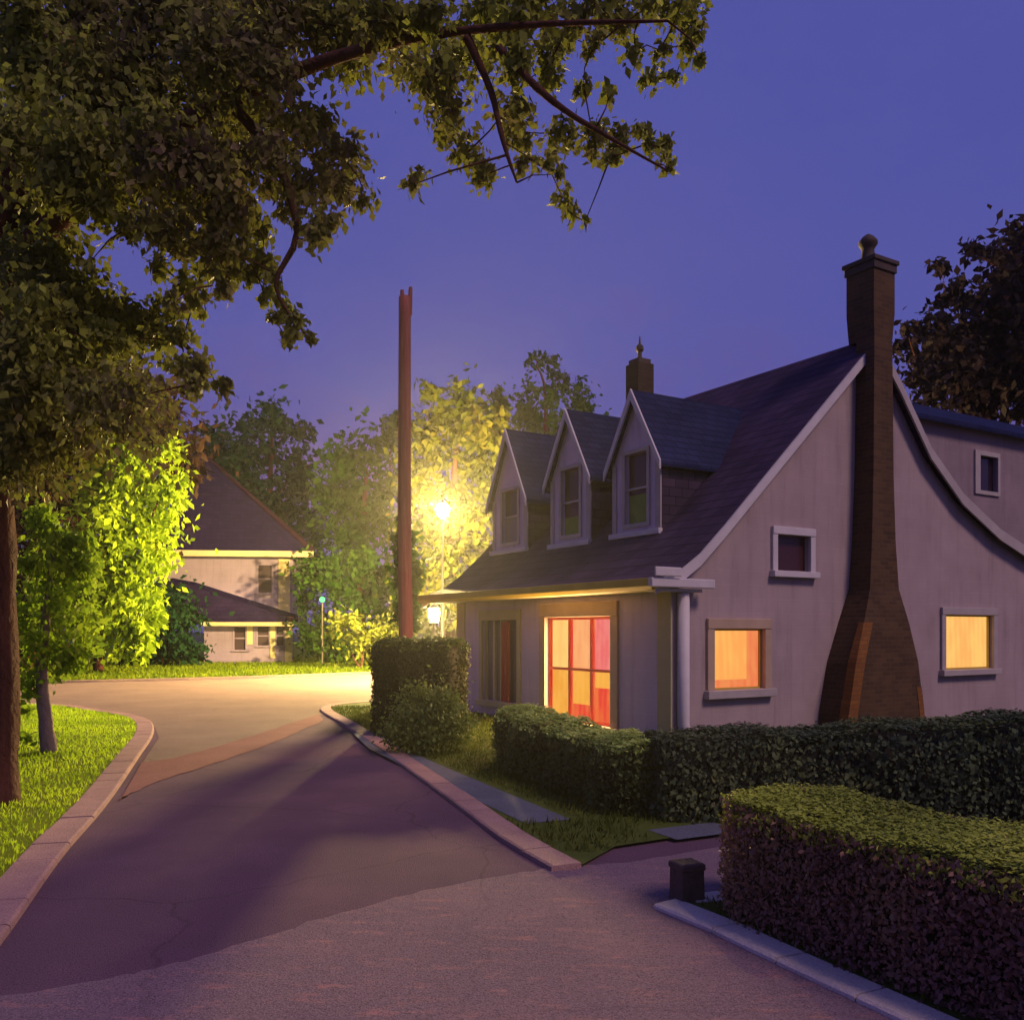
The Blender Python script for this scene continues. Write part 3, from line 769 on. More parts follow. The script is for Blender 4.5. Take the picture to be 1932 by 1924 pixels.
for sg in (-1,):
    q = [(3.338, .0), (3.358, .35), (3.578, 1.25), (3.86, 1.95)]
    yf = (-.628, -.628, -.608, -.550)
    a = [(x, y_, z) for (x, z), y_ in zip(q, yf)] + [(x + .24, y_, z) for (x, z), y_ in zip(q[::-1], yf[::-1])]
    b = [(x - .012, -.45, z) for x, z in q] + [(x + .24, -.45, z) for x, z in q[::-1]]
    mb.loft([a, b])
mb.build('chimney_lit_edge', M['brick_orange'], ch)  # orange strip paints side light on the chimney's flared base
mb = MB()
q = [(5.462, .0), (5.442, .35), (5.375, .8)]
mb.loft([[(x, y_, z) for (x, z), y_ in zip(q, (-.628, -.628, -.618))] + [(x - .14, y_, z) for (x, z), y_ in zip(q[::-1], (-.618, -.628, -.628))], [(x + .012, -.45, z) for x, z in q] + [(x - .14, -.45, z) for x, z in q[::-1]]])
mb.build('chimney_lit_edge', M['brick_orange'], ch)  # right-hand strip, side light likewise put into the brick colour
# rear chimney
mb = MB(); mb.box(4.5, 4.98, 6.3, 6.78, 6.6, 8.3); rc = mb.build('chimney', M['rear_brick'], cot); rc['label'] = 'small far chimney rising behind the dormers'
mb = MB(); mb.box(4.55, 4.93, 6.35, 6.73, 8.30, 8.42); mb.lathe(4.74, 6.54, [(.06, 8.42), (.05, 8.6), (.10, 8.66), (.09, 8.76), (.03, 8.82), (.015, 9.0)], 10); mb.build('chimney_pot', M['cap'], rc)

# rear wing on the right
mb = MB()
W_w = (13.12, 13.92, 5.45, 6.36)
wall_cols(mb, [9.6, 19.0], lambda x: 7.1, 2.0, [W_w], lambda a, z, i: (a, 3.0 + i, z), .12)
mb.poly([(9.6, 3.0, 2.0), (9.6, 3.0, 7.1), (9.6, 5.2, 7.1 + 1.05), (9.6, 7.0, 7.1), (9.6, 7.0, 2.0)])
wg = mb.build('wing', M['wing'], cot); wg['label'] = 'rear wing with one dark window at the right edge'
mb = MB()
mb.prism([(2.75, 7.05), (5.2, 8.24), (5.2, 8.12), (2.75, 6.93)], 0, 1); 
mb.v = [(9.45 + y * 9.7, x, z) for x, y, z in mb.v]
mb.build('wing_roof', M['roof_blue'], wg)
mb = MB(); a, b_, c, e_ = W_w
for (y0, y1, z0, z1) in ((a - .22, a, c - .1, e_ + .12), (b_, b_ + .1, c - .1, e_ + .12), (a, b_, e_, e_ + .12), (a, b_, c - .1, c)):
    mb.box(y0, y1, 2.95, 3.02, z0, z1)
mb.build('window_frame', M['trim'], wg)
mb = MB(); mb.quad((a, 3.09, c), (b_, 3.09, c), (b_, 3.09, e_), (a, 3.09, e_)); mb.build('pane', M['dark_glass'], wg)

# unseen area lamp added in the window plane for the room's light
def unseen_room_lamp(name, loc_local, size, normal_local, energy, col):
    l = bpy.data.lights.new(name, 'AREA'); l.shape = 'RECTANGLE'; l.size, l.size_y = size; l.energy = energy; l.color = col
    o = bpy.data.objects.new(name, l); COL.objects.link(o)
    Mx = Matrix.Translation(CO) @ Matrix.Rotation(A31, 4, 'Z')
    p = Mx @ Vector(loc_local); nrm = (Mx.to_3x3() @ Vector(normal_local))
    o.location = p; o.rotation_euler = nrm.to_track_quat('-Z', 'Y').to_euler()
unseen_room_lamp('unseen_window_lamp', (.03, 2.52, 1.1), (1.8, 1.7), (-1, 0, 0), 420, (1, .60, .26))

# ------------------------------------------------------------------ far house
FB = (at(440, 1250, 50).x, 50.0, 0.0)
fh = empty('house', FB, math.radians(6))
tag(fh, 'pink two-storey house under a steep plum hip roof beyond the cross street', 'house')
k = 50 / F
def fx(px): return (px - 440) * k
def fz(py): return H + (HY - py) * k
upper = (fx(300), fx(549), fz(1175), fz(1043))
mb = MB()
uw = (fx(486), fx(511), fz(1118), fz(1066))
wall_cols(mb, [upper[0], upper[1]], lambda x: upper[3], 2.2, [uw], gw, .2)
mb.box(upper[0], upper[1], .21, 7.0, 2.2, upper[3] - .01)
mb.build('wall', M['fhwall'], fh)
lw = [(fx(450), fx(470), fz(1225), fz(1183)), (fx(492), fx(512), fz(1217), fz(1182)), (fx(526), fx(539), fz(1217), fz(1182))]
mb = MB(); yl = -1.2
wall_cols(mb, [fx(396), fx(546)], lambda x: fz(1172), -.1, lw, lambda a, z, i: (a, yl + i, z), .2)
mb.box(fx(396), fx(546), yl + .21, .9, -.1, fz(1172) - .01)
mb.build('wall', M['fhwall'], fh)
for h, wf in [(uw, gw)] + [(q, lambda a, z, i: (a, yl + i, z)) for q in lw]:
    window(fh, h, wf, M['fhwall'], [(0, 1, 0, 1, M['fhglass'])], [(0, 1, .48, .54)], .10, .04, bar_m=M['fhwall'])
# hip roof
e0, e1 = fx(285), fx(592); ze = fz(1042); zr = fz(842)
mb = MB()
f0, f1, b0, b1 = (e0, -.9, ze), (e1, -.9, ze), (e0, 8.2, ze), (e1, 8.2, ze)
r0, r1 = (fx(352), 3.4, zr), (fx(366), 3.4, zr)
mb.poly([f0, f1, r1, r0]); mb.poly([f1, b1, r1]); mb.poly([b1, b0, r0, r1]); mb.poly([b0, f0, r0]); mb.poly([f0, b0, b1, f1])
mb.build('roof', M['fhroof'], fh)
mb = MB(); mb.tube([Vector(r1) + Vector((0, 0, .02)), Vector(f1) + Vector((0, 0, .02))], [.10, .16], 6); mb.build('hip_tile', M['fhroof_red'], fh)
mb = MB(); mb.box(fx(425), e1 + .02, -.98, -.905, ze - .30, ze + .02); mb.box(fx(330), fx(424.5), -.98, -.905, ze - .30, ze + .02); mb.build('fascia', M['fhtrim'], fh)
mb = MB(); mb.box(fx(524), fx(545), -.07, -.002, fz(1160), ze - .31); mb.build('corner_board', M['fhtrim'], fh)
mb = MB()
mb.box(fx(473), fx(483), yl - .06, yl - .002, fz(1215), fz(1174)); mb.box(fx(515), fx(524), yl - .06, yl - .002, fz(1240), fz(1174)); mb.box(fx(541.5), fx(555), yl - .06, yl - .002, .1, fz(1174)); mb.build('pilaster', M['fhtrim'], fh)
# sloping porch roof, rising to the left
mb = MB()
P = [(fx(330), fz(1095)), (fx(372), fz(1103)), (fx(455), fz(1130)), (fx(560), fz(1164)), (fx(560), fz(1176)), (fx(430), fz(1174)), (fx(385), fz(1150)), (fx(330), fz(1130))]
mb.loft([[(x, -1.9, z - .12) for x, z in P], [(x, -.01, z + .12) for x, z in P]])
mb.build('porch_roof', M['fhroof'], fh)
mb = MB(); mb.box(fx(396), fx(562), -1.98, -1.905, fz(1181), fz(1174)); mb.build('porch_fascia', M['fhtrim'], fh)
mb = MB(); mb.box(fx(549), fx(562), -1.96, -1.7, fz(1173), fz(1163)); mb.build('gutter_end', M['fhroof_red'], fh)

# ------------------------------------------------------------------ lamps and pole
LP = at(835, 962, 37)
sl_ = empty('street_lamp', (LP.x, LP.y, 0)); tag(sl_, 'tall street lamp with a glowing globe just left of the far dormer', 'street lamp')
mb = MB(); mb.lathe(0, 0, [(.17, 0), (.17, .5), (.12, .6), (.085, .8), (.045, LP.z - .45), (.1, LP.z - .4), (.12, LP.z - .3), (.07, LP.z - .26)], 12); mb.build('post', M['metal'], sl_, smooth=True)
mb = MB(); mb.lathe(0, 0, [(.27 * math.sin(a) + .001, LP.z - .27 * math.cos(a)) for a in np.linspace(.1, math.pi, 10)], 16); mb.build('globe', M['lamp'], sl_, smooth=True)
mb = MB(); mb.lathe(0, 0, [(.16, LP.z + .24), (.10, LP.z + .34), (.02, LP.z + .46)], 12); mb.build('finial', M['metal'], sl_)
L2 = at(819, 1160, 31)
gl_ = empty('lantern', (L2.x, L2.y, 0)); tag(gl_, 'low bright lantern on a short post beside the cottage', 'lantern')
mb = MB(); mb.lathe(0, 0, [(.09, 0), (.09, .2), (.05, .3), (.045, L2.z - .30), (.12, L2.z - .27), (.12, L2.z - .23)], 10); mb.build('post', M['metal'], gl_)
mb = MB(); mb.lathe(0, 0, [(.13, L2.z - .23), (.18, L2.z + .02), (.16, L2.z + .22)], 8); mb.build('glass', M['lamp2'], gl_)
mb = MB(); mb.lathe(0, 0, [(.21, L2.z + .22), (.12, L2.z + .34), (.02, L2.z + .42)], 8); mb.build('lantern_cap', M['metal'], gl_)
L3 = at(608, 1131, 46)
g3 = empty('lamp_post', (L3.x, L3.y, 0)); tag(g3, 'slim post with a small green light right of the far house', 'lamp post')
mb = MB(); mb.lathe(0, 0, [(.08, 0), (.05, .4), (.04, L3.z - .16), (.08, L3.z - .14)], 8); mb.build('post', M['metal'], g3)
mb = MB(); mb.lathe(0, 0, [(.15 * math.sin(a) + .001, L3.z - .15 * math.cos(a)) for a in np.linspace(.1, math.pi - .05, 8)], 12); mb.build('globe', M['lamp3'], g3, smooth=True)

PP = at(768, 1200, 19.2)
up = empty('utility_pole', (PP.x, PP.y, 0)); tag(up, 'tall reddish brown utility pole rising behind the clipped hedge', 'utility pole')
hp = at(765, 560, 19.2).z
mb = MB(); mb.tube([(0, 0, 0), (-.03, 0, 2), (-.06, 0, hp * .5), (-.05, 0, hp - .4), (-.05, 0, hp)], [.17, .155, .14, .13, .125], 12, 0, .05); mb.build('shaft', M['pole'], up, smooth=True)
mb = MB(); mb.tube([(-.10, 0, hp - .02), (-.105, 0, hp + .14)], [.05, .04], 8); mb.tube([(.05, 0, hp - .4), (.075, 0, hp + .2)], [.06, .04], 8); mb.build('spike', M['pole'], up)

# small dark block at the hedge foot
bp_ = gp(1296, 1692, LZ)
mb = MB(); mb.loft([[(sx * .085 * w_, sy * .085 * w_, z) for sx, sy in ((-1, -1), (1, -1), (1, 1), (-1, 1))] for w_, z in ((1.06, LZ - .03), (1.0, LZ + .03), (.97, LZ + .19), (1.07, LZ + .195), (1.05, LZ + .23), (.9, LZ + .24))])
bo = mb.build('stone_post', M['block'], None, bevel=.006); bo.location = (bp_[0], bp_[1], 0); bo.rotation_euler = (0, 0, .35)
tag(bo, 'squat dark block beside the driveway at the end of the foreground hedge', 'stone post')

# ------------------------------------------------------------------ hedges
def hedge(name, label, path, wdt, hgt, leaf, size=.055, cover=1.7, rnd=.16, z0=LZ, wave=.03, cat='hedge', bulge=.04, taper=(1.0, 1.0), lit_leaf=None):
    """a clipped hedge along a path; leafy shell over a twiggy core"""
    p = catmull(path, 8)
    base = (p[0][0], p[0][1], 0.0)
    pts = np.array(p); seg = np.linalg.norm(np.diff(pts, axis=0), axis=1); cum = np.concatenate([[0], np.cumsum(seg)]); Ltot = cum[-1]
    def frame(s):
        x = np.interp(s, cum, pts[:, 0]); y = np.interp(s, cum, pts[:, 1])
        e = .05
        tx = np.interp(s + e, cum, pts[:, 0]) - np.interp(s - e, cum, pts[:, 0]); ty = np.interp(s + e, cum, pts[:, 1]) - np.interp(s - e, cum, pts[:, 1])
        n = np.hypot(tx, ty) + 1e-9
        return x, y, tx / n, ty / n
    hw = wdt / 2
    area = Ltot * (2 * hgt + wdt) + 2 * wdt * hgt
    n = int(cover * area / (size * size * .55 * .5))
    s = rng.uniform(-.02, Ltot + .02, n)
    # walk round the section: left side, top, right side; some points on the two ends
    prm = rng.uniform(0, 2 * hgt + wdt, n)
    off = np.where(prm < hgt, -hw, np.where(prm < hgt + wdt, prm - hgt - hw, hw))
    z = np.where(prm < hgt, prm, np.where(prm < hgt + wdt, hgt, 2 * hgt + wdt - prm))
    nrm_o = np.where(prm < hgt, -1.0, np.where(prm < hgt + wdt, 0, 1.0)); nrm_z = (nrm_o == 0) * 1.0; nrm_s = np.zeros(n)
    ends = rng.random(n) < 2 * wdt * hgt / area
    which = rng.random(n) < .5
    s = np.where(ends, np.where(which, 0, Ltot), s); off = np.where(ends, rng.uniform(-hw, hw, n), off); z = np.where(ends, rng.uniform(0, hgt, n), z)
    nrm_s = np.where(ends, np.where(which, -1.0, 1.0), 0); nrm_o = np.where(ends, 0, nrm_o); nrm_z = np.where(ends, 0, nrm_z)
    # round the ends in plan and the top edges
    ds = np.minimum(s, Ltot - s)
    re = min(hw * .8, .4)
    q = np.clip(1 - ds / re, 0, 1); off = off * (1 - .5 * (1 - np.sqrt(1 - q * q * .98)))
    lump = bulge * (np.sin(s * 5.1 + z * 4) + np.sin(s * 2.3 + 1.7) + .7 * np.sin(s * 11 + off * 9))
    z = z * (1 + wave * np.sin(s * 1.7 + .5)) * (taper[0] + (taper[1] - taper[0]) * s / Ltot) + nrm_z * lump * .6
    edge = np.clip((np.abs(off) - (hw - rnd)) / rnd, 0, 1) * np.clip((z - (hgt - rnd)) / rnd, 0, 1)
    z = z - edge * rnd * .35; off = off * (1 - edge * rnd * .3 / hw)
    x, y, tx, ty = frame(s)
    depth = (rng.normal(size=n) * .03 - rng.random(n) ** 3 * .07) * np.where(nrm_z > 0, .45, 1)
    oo = off + nrm_o * (depth + lump * .6); zz = z + nrm_z * depth; ss = nrm_s * depth
    P = np.stack([x - ty * oo + tx * ss - base[0], y + tx * oo + ty * ss - base[1], np.maximum(zz + z0, z0 + .01)], 1)
    NR = unit(np.stack([-ty * nrm_o + tx * nrm_s, tx * nrm_o + ty * nrm_s, nrm_z], 1) + rng.normal(size=(n, 3)) * np.where(nrm_z > 0, .16, .40)[:, None])
    A = unit(rng.normal(size=(n, 3)) + np.stack([np.zeros(n), np.zeros(n), np.where(nrm_z > 0, 0, .5)], 1))
    A = unit(A - NR * np.sum(A * NR, axis=1)[:, None] * np.where(nrm_z > 0, .85, .2)[:, None])
    ln = size * (.6 + .8 * rng.random(n))
    V = leaf_mesh(P, A, NR, ln, ln * .6)
    lit_top = ((nrm_z > 0) | ((z > hgt - .13) & (rng.random(n) < .45))).astype(np.int32)   # paler leaves put the light on the clipped top into colour
    core = MB(); rings = []
    m = max(3, int(Ltot / .4))
    for i in range(m + 1):
        s_ = min(max(Ltot * i / m, .13), Ltot - .13)
        X, Y, TX, TY = (float(v) for v in frame(np.array(s_)))
        sh = .6 if i in (0, m) else 1
        h_ = (hgt * (1 + wave * math.sin(s_ * 1.7 + .5)) * (taper[0] + (taper[1] - taper[0]) * s_ / Ltot) - .10)
        rings.append([(X - TY * o_ * sh - base[0], Y + TX * o_ * sh - base[1], zc) for o_, zc in ((-hw + .09, z0 - .05), (hw - .09, z0 - .05), (hw - .09, z0 + h_ - .06), (hw - .16, z0 + h_), (-hw + .16, z0 + h_), (-hw + .09, z0 + h_ - .06))])
    core.loft(rings)
    o = mesh_from_quads(name, V, leaf, None, core, M['core'])
    if lit_leaf:
        o.data.materials.append(lit_leaf)
        mi = np.ones(len(o.data.polygons), dtype=np.int32); mi[:n] = lit_top * 2
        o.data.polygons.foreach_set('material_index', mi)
    o.location = base
    return tag(o, label, cat)

nF = np.array([.877, .48]); hF = np.array([-.48, .877])
c0 = np.array([1.30, 5.62]) + nF * .475
hedge('hedge', 'low clipped foreground hedge with olive top at the right edge', [tuple(c0 + hF * -7.5), tuple(c0 + hF * -4), tuple(c0 + hF * -1.5), tuple(c0 + hF * .12)], .98, .72, M['lf_hedge2'], .033, 1.9, .07, wave=.012, bulge=.018, lit_leaf=M['lf_lit_top'])
hedge('hedge', 'long dark hedge running under the gable wall', [(1.36, 8.78), (3.2, 8.85), (5.4, 8.62), (8.5, 8.8), (11, 9.4)], .95, .80, M['lf_hedge'], .055, 1.6, .12, taper=(.90, 1.7))
rd = np.array([-.357, .934]); rn = np.array([.934, .357])
h2 = np.array([1.06, 8.55]) + rn * .36
hedge('hedge', 'rounded hedge with a lamplit top below the coloured window', [tuple(h2), tuple(h2 + rd * 1.5), tuple(h2 + rd * 3.0), tuple(h2 + rd * 3.7)], .86, .72, M['lf_hedge3'], .055, 1.7, .2, bulge=.05, taper=(.90, 1.04), lit_leaf=M['lf_lit_top2'])
h1 = np.array([-1.45, 15.0])
hedge('hedge', 'tall square hedge block at the foot of the utility pole', [tuple(h1), tuple(h1 + np.array([-.2, .9])), tuple(h1 + np.array([-.45, 1.9]))], 1.5, 1.56, M['lf_yew_dark'], .06, 1.7, .1, lit_leaf=M['lf_dark'])  # paler top leaves and darker sides stand for light and shade

# shrub in front of the square hedge
sb = at(822, 1420, 13.3)
cl = [pc(745, 1385, 13.2, 30), pc(815, 1345, 13.2, 56), pc(768, 1362, 13.1, 42), pc(862, 1372, 13.3, 40), pc(815, 1392, 13.1, 46), pc(790, 1325, 13.4, 28), pc(846, 1330, 13.4, 28)]
tree('shrub', 'round dark shrub against the tall square hedge block', (sb.x, sb.y, LZ), [([(sb.x, sb.y, LZ - .03), (sb.x + .02, sb.y, .3), (sb.x + .05, sb.y + .02, .6)], [.04, .03, .015]), ([(sb.x, sb.y, LZ), (sb.x - .15, sb.y, .35), (sb.x - .25, sb.y, .55)], [.03, .02, .012])], cl, .065, M['lf_dark'], M['bark'], cat='shrub', cover=2.8, droop=.1)

# ------------------------------------------------------------------ trees
# the old tree over the left of the road
B = at(-14, 1520, 9.3)
limbs = [([(B.x - .12, 9.3, -.05), (B.x - .10, 9.3, .5), (B.x - .1, 9.32, 2.2), (B.x - .12, 9.3, 4.0), (B.x + .1, 9.2, 6.0), tuple(at(120, 60, 9))], [.42, .33, .30, .28, .22, .12]),
         ([tuple(at(5, 520, 9.3)), tuple(at(200, 330, 8.8)), tuple(at(430, 190, 8.4)), tuple(at(700, 90, 8.0)), tuple(at(960, 50, 7.7)), tuple(at(1260, 40, 7.4))], [.15, .11, .075, .05, .03, .01]),
         ([tuple(at(430, 190, 8.4)), tuple(at(520, 300, 8.3)), tuple(at(560, 440, 8.2)), tuple(at(520, 540, 8.2)), tuple(at(575, 630, 8.2))], [.06, .045, .03, .02, .008]),
         ([tuple(at(880, 70, 7.8)), tuple(at(925, 170, 7.8)), tuple(at(950, 270, 7.7)), tuple(at(975, 345, 7.7))], [.04, .03, .02, .008]),
         ([tuple(at(940, 90, 7.7)), tuple(at(1040, 190, 7.6)), tuple(at(1150, 260, 7.6)), tuple(at(1255, 320, 7.5))], [.035, .03, .018, .008]),
         ([tuple(at(15, 640, 9.4)), tuple(at(150, 590, 9.2)), tuple(at(280, 600, 9.1)), tuple(at(390, 690, 9.0))], [.10, .07, .045, .01])]
spec = []
def sp_(px, py, r, d=None, sq=1.0): spec.append((px, py, r, d if d else 8.6 + random.uniform(-.9, .9), sq))
# solid left mass
for px, py in [(40, 40), (160, 40), (290, 40), (410, 50), (520, 40), (40, 150), (160, 160), (280, 160), (400, 150), (40, 270), (160, 280), (280, 280), (400, 260), (40, 390), (60, 500), (50, 620), (60, 730), (150, 690), (230, 340), (310, 340), (140, 740), (220, 760), (100, 800), (40, 850)]:
    sp_(px, py, random.uniform(72, 92)); sp_(px + random.uniform(-30, 30), py + random.uniform(-30, 30), random.uniform(55, 75), 9.6 + random.random())
for px, py, r in [(600, 30, 62), (700, 25, 55), (800, 25, 55), (900, 22, 52), (1000, 22, 46), (1090, 14, 34), (1280, 22, 34), (1315, 40, 26), (1230, 8, 26), (510, 130, 58), (500, 200, 44), (470, 330, 50), (420, 360, 55), (410, 430, 50), (430, 480, 36), (350, 300, 50), (520, 300, 40), (560, 270, 42), (610, 260, 40), (620, 330, 44), (560, 360, 44), (600, 420, 34), (590, 455, 18), (650, 80, 60), (700, 60, 50), (650, 300, 30), (660, 360, 24), (690, 375, 18), (760, 90, 46), (800, 160, 40), (830, 200, 34), (850, 240, 30), (820, 130, 42), (880, 290, 30), (905, 335, 28), (780, 335, 18), (775, 350, 14), (880, 110, 42), (965, 130, 40), (960, 200, 36), (985, 250, 30), (1000, 300, 22), (945, 60, 44), (1050, 70, 34), (1030, 130, 28), (1120, 90, 22), (1170, 60, 20), (1200, 100, 20), (1245, 95, 16), (1300, 85, 20), (1322, 118, 13), (1225, 150, 20), (1275, 145, 12), (1100, 160, 18), (1150, 180, 14), (1070, 250, 30), (1120, 270, 30), (1165, 262, 24), (1205, 248, 20), (1150, 300, 20), (1250, 285, 20), (1262, 318, 12), (1225, 270, 14), (1040, 330, 18), (1060, 370, 17), (1078, 402, 17), (1104, 418, 9), (1180, 30, 26), (1140, 20, 30),
                  (440, 420, 30), (470, 400, 30), (455, 470, 26), (480, 520, 22), (430, 520, 26), (400, 540, 24), (500, 560, 14), (540, 580, 14), (560, 605, 14), (350, 540, 22), (330, 570, 18), (230, 640, 26), (200, 640, 30), (390, 470, 30), (470, 440, 34), (500, 490, 30), (520, 520, 18), (515, 560, 18), (525, 600, 16), (550, 620, 18), (578, 632, 13), (545, 645, 12), (390, 500, 28), (370, 560, 24), (365, 590, 16),
                  (120, 560, 60), (190, 590, 48), (250, 590, 46), (300, 620, 40), (340, 645, 26), (270, 640, 28), (130, 640, 60), (350, 690, 26), (385, 700, 26), (410, 730, 18), (360, 725, 22), (90, 460, 46), (240, 430, 22), (280, 430, 34), (320, 440, 38), (300, 500, 22), (355, 470, 30), (200, 380, 50), (110, 385, 40), (165, 500, 14)]:
    sp_(px, py, r * 1.14)
cl = [pc(px, py, d, r, None, sq) for px, py, r, d, sq in spec]
tree('maple_tree', 'huge dark old tree overhanging the road from the left edge', (B.x, 9.3, 0), limbs, cl, .092, M['lf_big'], M['bark'], cover=3.6, droop=.8, tight=.36, aspect=.62)

# lamplit tree beyond the cross street
b = at(185, 1255, 38)
cl = [pc(215, 815, 38, 32), pc(235, 860, 38, 40), pc(318, 850, 38, 24), pc(325, 905, 38, 28), pc(270, 920, 38, 55), pc(200, 930, 38.5, 45), pc(310, 950, 37.6, 40), pc(170, 950, 38.5, 32), pc(112, 920, 39, 17), pc(240, 990, 37.6, 60), pc(290, 1010, 37.4, 42), pc(245, 1060, 37.4, 58), pc(300, 1060, 37.4, 30), pc(180, 1040, 38.3, 55), pc(265, 1120, 37.2, 50), pc(200, 1120, 37.6, 55), pc(285, 1160, 37.2, 28), pc(210, 1185, 37.2, 50), pc(260, 1200, 37.2, 30), pc(150, 1170, 38, 55), pc(275, 1232, 37, 16), pc(130, 1100, 38.5, 60), pc(230, 1235, 37.2, 20)]
tree('willow_tree', 'drooping yellow-green tree glowing in lamplight before the plum-roofed house', (b.x, 38, LZ), [([(b.x, 38, 0), (b.x + .1, 38, 2), (b.x + .3, 38, 5), tuple(at(225, 860, 38))], [.22, .2, .14, .05]), ([(b.x + .1, 38, 2.2), tuple(at(270, 1010, 37.6)), tuple(at(300, 940, 37.5))], [.12, .08, .03])], cl, .31, M['lf_lit'], M['bark'], cover=3.4, droop=.9)
# young tree on the left lawn
b = at(86, 1425, 13.2)
cl = [pc(70, 980, 13.2, 30), pc(100, 1000, 13.2, 44), pc(150, 1010, 13.4, 38), pc(60, 1060, 13.2, 40), pc(110, 1080, 13.2, 55), pc(165, 1085, 13.4, 40), pc(70, 1150, 13.2, 45), pc(130, 1160, 13.2, 50), pc(80, 1220, 13.2, 42), pc(110, 1250, 13.3, 40), pc(55, 1280, 13.2, 26), pc(160, 1220, 13.4, 34), pc(50, 1340, 13.1, 16), pc(48, 1390, 13.0, 13), pc(60, 1310, 13.1, 16)]
tree('young_tree', 'small leafy green tree standing on the left lawn', (b.x, 13.2, LZ), [([(b.x + .05, 13.2, 0), (b.x, 13.2, .5), (b.x - .06, 13.2, 1.2), (b.x + .05, 13.2, 2.4), tuple(at(105, 990, 13.2))], [.12, .10, .085, .05, .015])], cl, .13, M['lf_young'], M['bark_violet'], cover=2.5, droop=.7)
b = (-2.8, 24.0)  # added tree, crown shaped to throw the road's dark wedge
cl = [pc(px, py, 24.2 + random.uniform(-.4, .4), r) for px, py, r in [(764, 985, 18), (760, 1020, 22), (764, 1060, 24), (762, 1100, 26), (764, 1140, 26), (768, 1172, 20), (752, 1165, 16), (780, 1125, 17), (778, 1085, 17), (776, 1045, 15), (774, 1010, 13), (750, 1085, 18), (752, 1130, 20), (784, 1150, 13), (784, 1100, 12), (756, 1050, 18)]]
tree('shadow_tree', 'slim olive tree added by the utility pole to shadow the road', (b[0], b[1], LZ), [([(b[0], b[1], 0), (b[0] - .05, b[1], 1.6), (b[0] - .2, b[1] + .2, 3.0), tuple(at(750, 995, 24.2))], [.11, .09, .06, .02])], cl, .2, M['lf_mid'], M['bark'], cover=3.0, droop=.2)
# dark beech behind them on the left
b = at(60, 1250, 43)
cl = [pc(px, py, 43 + random.uniform(-1, 2), r) for px, py, r in [(60, 820, 110), (170, 800, 110), (270, 800, 80), (40, 940, 110), (140, 930, 110), (300, 860, 70), (330, 830, 50), (10, 1060, 110), (100, 1060, 100), (30, 1180, 100), (-60, 900, 120), (-80, 1100, 130), (220, 760, 80), (120, 720, 90), (340, 900, 40)]]
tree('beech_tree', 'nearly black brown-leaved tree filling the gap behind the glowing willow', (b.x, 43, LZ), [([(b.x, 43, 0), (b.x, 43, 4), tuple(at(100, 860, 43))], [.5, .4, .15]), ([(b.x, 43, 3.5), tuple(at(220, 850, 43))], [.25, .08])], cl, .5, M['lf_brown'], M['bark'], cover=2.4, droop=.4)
# low dark bushes at the far house
def bush(name, label, base, cl, size, leaf, **kw):
    x, y = base
    return tree(name, label, (x, y, LZ), [([(x, y, 0), (x + .1, y, .5), (x + .15, y, 1.0)], [.07, .05, .02]), ([(x, y, 0), (x - .3, y, .5), (x - .45, y, .9)], [.06, .04, .02])], cl, size, leaf, M['bark'], cat='bush', **kw)
bb = at(315, 1252, 44)
cl = [pc(px, py, 44 + random.uniform(-.5, .5), r) for px, py, r in [(255, 1225, 40), (300, 1215, 48), (345, 1215, 40), (315, 1160, 45), (350, 1170, 32), (290, 1130, 35), (325, 1125, 26), (372, 1236, 20), (230, 1240, 20)]]
bush('bush', 'tall dark blue-green bush hiding the far house porch on its left', (bb.x, bb.y), cl, .3, M['lf_pine'], cover=2.4, droop=.3)
bb = at(600, 1250, 47)
cl = [pc(px, py, 47 + random.uniform(-.6, .6), r) for px, py, r in [(590, 1085, 36), (620, 1080, 40), (650, 1100, 36), (585, 1140, 26), (640, 1150, 34), (575, 1190, 28), (600, 1220, 34), (640, 1210, 36), (600, 1180, 30), (665, 1065, 40)]]
bush('bush', 'deep green bush around the small green light beside the far house', (bb.x, 48.0), cl, .3, M['lf_mid'], cover=2.4, droop=.3)
bb = at(680, 1245, 42.5)
cl = [pc(px, py, 42.5 + random.uniform(-.5, .5), r) for px, py, r in [(645, 1180, 26), (680, 1195, 32), (720, 1195, 30), (750, 1190, 26), (700, 1225, 26), (735, 1225, 24), (670, 1165, 16)]]
bush('bush', 'pale yellow-green bush lit bright left of the utility pole foot', (bb.x, bb.y), cl, .26, M['lf_shrub'], cover=2.5, droop=.3)

# trees beyond
b = at(505, 1240, 66)
cl = [pc(px, py, 66 + random.uniform(-2, 2), r) for px, py, r in [(520, 785, 34), (470, 800, 34), (555, 815, 34), (500, 850, 55), (430, 850, 45), (560, 870, 40), (400, 880, 40), (450, 920, 60), (530, 930, 60), (480, 990, 60), (560, 990, 55), (390, 830, 30), (540, 1040, 60), (580, 920, 30), (590, 1060, 45)]]
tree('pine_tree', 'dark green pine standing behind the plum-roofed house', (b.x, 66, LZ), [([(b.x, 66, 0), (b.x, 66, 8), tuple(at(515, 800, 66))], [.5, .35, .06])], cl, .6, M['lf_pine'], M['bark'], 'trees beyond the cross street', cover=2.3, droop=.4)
b = at(680, 1240, 54)
cl = [pc(px, py, 54 + random.uniform(-1.5, 1.5), r) for px, py, r in [(660, 870, 46), (700, 860, 44), (735, 830, 34), (745, 800, 26), (630, 920, 42), (690, 930, 60), (735, 900, 42), (640, 980, 50), (700, 1000, 60), (740, 980, 40), (655, 1040, 45), (715, 1070, 55), (690, 1120, 50), (740, 1120, 45), (725, 1170, 40), (620, 870, 24)]]
